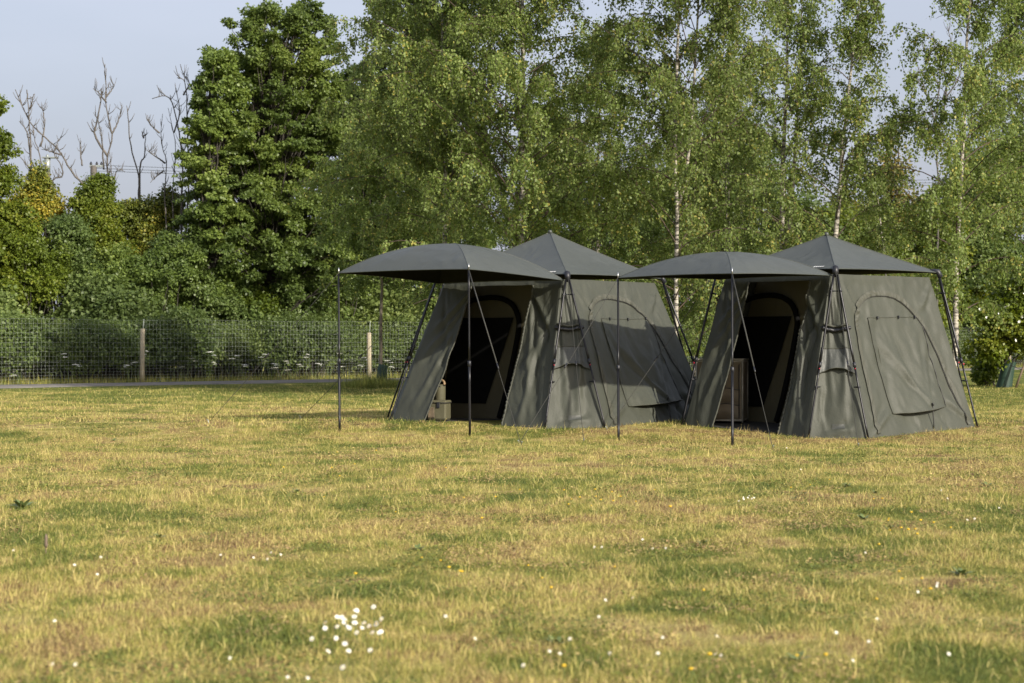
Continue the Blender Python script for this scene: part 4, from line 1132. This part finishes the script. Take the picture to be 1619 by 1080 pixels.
# ------------------------------------------------------------------ flowering hedge tree with guard, far side
def blossoms(t, p, rg):
    f = Mesh(); pick = rg.choice(len(p), 46, replace=False)
    for q in p[pick]:
        q = q + [0, -.12, .02]; an = np.arange(5) * 2 * math.pi / 5
        nr = unit(np.array([rg.normal(0, .4), -1, rg.normal(.3, .4)])); s = unit(np.cross(nr, [0, 0, 1.0])); w = np.cross(nr, s); r = rg.uniform(.025, .04)
        f.add([q] + [q + r * (math.cos(a) * s + math.sin(a) * w) + nr * .012 for a in an], [[0, 1 + k, 1 + (k + 1) % 5] for k in range(5)])
    f.build("blossom", M['petal'], t)
    m = Mesh(); m.tube([(-.05, 0, -.05), (0, 0, .2), (.06, 0, .5), (.12, 0, .66)], [.20, .175, .16, .15], 10, 0, False); m.build("trunk_guard", M['guard'], t)
leafy("flowering_tree", "small tree with white blossom and a dark guarded trunk past the nearer tent", "tree",
      [(1600, 480, 40, 40), (1590, 512, 40, 30), (1630, 510, 50, 50), (1625, 530, 40, 26), (1575, 500, 24, 24), (1572, 545, 26, 26), (1650, 440, 50, 40)], 46.5, M['bright_leaf'], .10, 90, 230, (.32, .6), .6, 96, 1590, extra=blossoms)
leafy("sapling", "little self sown sapling between the nearer tent and the blossoming tree", "plant", [(1562, 575, 16, 22), (1556, 592, 14, 14), (1570, 560, 12, 16)], 48.0, M['bright_leaf'], .08, 26, 120, (.16, .3), .7, 97, tree=False)
s0 = at(1606, 0, 46.0)
st = thing("tree_stake", "thin leaning timber stake beside the blossoming tree", "stake", (s0[0], 46.0, 0))
m = Mesh(); m.tube([(-.02, 0, -.05), (.16, 0, .45), (.36, 0, .95)], [.03, .028, .026], 7); m.build("post", M['timber_stake'], st)
m = Mesh(); m.tube([(.16, .02, .44), (.02, .02, .50), (-.12, .02, .55)], .010, 5); m.build("tie", M['zip'], st)

# ------------------------------------------------------------------ flowers and weeds in the lawn
def daisy_proto():
    t = thing("daisy", "single white daisy standing in the grass", "flower", (0, 0, 0), 0, "scattered white daisies")
    m = Mesh(); m.tube([(0, 0, -.06), (.004, 0, .04), (0, 0, .082)], [.002, .0018, .0016], 4, 0, False); m.build("stem", M['stem'], t)
    m = Mesh(); n = 15
    for i in range(n):
        a = i * 2 * math.pi / n; d = np.array([math.cos(a), math.sin(a), 0]); s = np.array([-math.sin(a), math.cos(a), 0])
        z = .084 + .002 * (i % 2); c0 = np.array([0, 0, z]); d = np.array([d[0], d[1] * .72, d[1] * .69]); s = np.array([s[0], s[1] * .72, s[1] * .69])
        m.add([c0 + d * .004 - s * .001, c0 + d * .004 + s * .001, c0 + d * .012 + s * .0034 + [0, 0, .0025], c0 + d * .020 + [0, 0, .001], c0 + d * .012 - s * .0034 + [0, 0, .0025]], [[0, 1, 2, 3, 4]])
    m.build("petals", M['petal'], t)
    m = Mesh(); m.tube([(0, .001, .083), (0, -.002, .087), (0, -.004, .0895)], [.0065, .006, .002], 8); m.build("centre", M['yellow'], t)
    return t
dz = daisy_proto()
rf = random.Random(12)
CL = [(518, 985), (532, 975), (528, 990), (545, 985), (552, 990), (547, 980), (556, 975), (558, 992), (563, 985), (573, 993), (583, 990), (592, 988), (587, 1000), (598, 998), (603, 1000), (606, 978), (527, 1007), (494, 1009), (516, 1030), (546, 1029), (549, 1018), (588, 1028), (558, 964), (591, 959), (563, 966), (537, 976), (512, 992), (566, 1000), (578, 985), (600, 985), (545, 1055)]
SC = [(459, 1070), (487, 1072), (752, 1010), (900, 1010), (870, 1030), (882, 1033), (1046, 1007), (1133, 1006), (1130, 1034), (1142, 1036), (965, 1032), (1040, 1033), (1322, 1000), (1372, 1014), (1345, 1044), (957, 949), (1001, 945), (351, 877), (398, 881), (430, 873), (424, 884), (441, 876), (115, 893), (160, 881), (155, 908), (85, 982), (82, 1050), (122, 1050), (366, 1040), (22, 870), (940, 865), (952, 865), (1015, 853), (1030, 867), (1053, 866), (1490, 775), (1498, 788), (1580, 803), (1530, 822), (1540, 820), (1243, 706), (1265, 742), (200, 683), (1390, 978), (1480, 922), (1478, 926), (1449, 935), (825, 1051), (1496, 1033), (948, 975), (1368, 874), (702, 974)]
HEAP = [(1168, 792), (1174, 786), (1182, 787), (1188, 788), (1192, 787), (1176, 789), (1185, 784)]
def put_flower(src, u, v, z, label, group, used=[0]):
    Y = F_PX * (CAM_H - z) / (v - 540.0); sc = rf.uniform(.40, .53) * (1.12 if 'thick clump' in label else .76)
    loc = ((u - 809.5) / F_PX * Y, Y, float(ground_z(0, Y)) + z - .085 * sc)
    if src is dz and used[0] == 0:
        used[0] = 1; dz.location = loc; dz.scale = (sc,) * 3; c = dz; c["label"] = label; c["group"] = group
    else: c = copy_thing(src, label, loc, rf.uniform(0, 6), sc, group)
    c.rotation_euler = (rf.uniform(-.25, .3), rf.uniform(-.3, .3), rf.uniform(-.9, .9)); return c
for u, v in CL: put_flower(dz, u, v, .085 + rf.random() * .02, "white daisy in the thick clump nearest the camera", "daisies of the near clump")
for u, v in HEAP: put_flower(dz, u, v, .065, "white daisy in the small tight patch in front of the nearer tent", "daisies of the far patch")
for u, v in SC: put_flower(dz, u, v, .06, "single white daisy standing alone in the grass", "scattered white daisies")

yf = thing("hawkbit", "small yellow hawkbit flower in the dry grass", "flower", (0, 0, 0), 0, "small yellow flowers in the grass")
m = Mesh(); m.tube([(0, 0, -.01), (.003, 0, .05), (0, 0, .085)], .0016, 4, 0, False); m.build("stem", M['stem'], yf)
m = Mesh(); n = 12
m.tube([(0, 0, .082), (0, 0, .090), (0, 0, .094)], [.004, .013, .005], 10); m.build("flower_head", M['yellow'], yf)
yf.location = (1.0, 12.0, 0)
YS = [(940, 790, 90, 16, 14), (1430, 830, 70, 22, 12), (620, 745, 300, 50, 10), (700, 890, 110, 30, 6), (1400, 900, 180, 40, 6), (860, 905, 60, 15, 4), (1150, 1040, 300, 30, 5), (300, 720, 260, 30, 5), (1250, 790, 160, 40, 5)]
for cu, cv, su, sv, n in YS:
    for i in range(n):
        u, v = cu + rf.gauss(0, su * .6), max(690, min(1076, cv + rf.gauss(0, sv * .6)))
        Y = F_PX * (CAM_H - .07) / (v - 540.0); s = rf.uniform(.5, .8)
        copy_thing(yf, None, ((u - 809.5) / F_PX * Y, Y, float(ground_z(0, Y))), rf.uniform(0, 6), s)

# dark broad-leaved weeds and one withered seed head
def weed_proto():
    rg = np.random.default_rng(101)
    t = thing("broadleaf_weed", "dark green rosette of broad leaves in the dry grass", "plant", (0, 0, 0), 0, "broad leaved weeds in the lawn")
    m = Mesh()
    for i in range(13):
        an = i * 2.4; L = rg.uniform(.07, .15); el = rg.uniform(.3, 1.1); d = np.array([math.cos(an) * math.cos(el), math.sin(an) * math.cos(el), math.sin(el)]); s = np.array([-math.sin(an), math.cos(an), 0]) * L * .16
        k = [d * L * q - np.array([0, 0, .5 * L * q * q * .6]) for q in (0, .35, .7, 1.0)]
        m.add([k[0], k[1] - s, k[1] + s, k[2] - s * .9, k[2] + s * .9, k[3]], [[0, 1, 2], [1, 3, 4, 2], [3, 5, 4]])
    m.build("leaves", M['weed'], t); return t
wd = weed_proto()
WS = [(35, 805), (1110, 862), (325, 848), (735, 694), (1270, 782), (1255, 790), (1365, 822), (1560, 770), (1405, 838), (100, 745), (1385, 780), (250, 852), (400, 845), (1520, 910), (1340, 770), (660, 870), (880, 1020), (1260, 1045), (180, 690), (470, 780)]
for i, (u, v) in enumerate(WS):
    Y = Yg(v); loc = ((u - 809.5) / F_PX * Y, Y, float(ground_z(0, Y)))
    if i == 0: wd.location = loc; wd["label"] = "dark thistly weed rosette standing highest at the field's open side"; wd.scale = (.9, .9, 1.2)
    else: copy_thing(wd, "dark green rosette of broad leaves in the dry grass", loc, rf.uniform(0, 6), rf.uniform(.35, .6))
Y = Yg(880); sh = thing("seed_head", "withered dark dock seed head sticking up from the lawn", "plant", ((72 - 809.5) / F_PX * Y, Y, 0))
m = Mesh(); m.tube([(0, 0, -.01), (.002, 0, .05), (.003, 0, .10)], .003, 5, 0, False); m.build("stem", M['timber_stake'], sh)
m = Mesh(); m.tube([(.002, 0, .045), (.004, 0, .06), (.002, 0, .08), (.004, 0, .10), (.003, 0, .12)], [.005, .010, .008, .009, .002], 7); m.build("seed_spike", M['timber_stake'], sh)
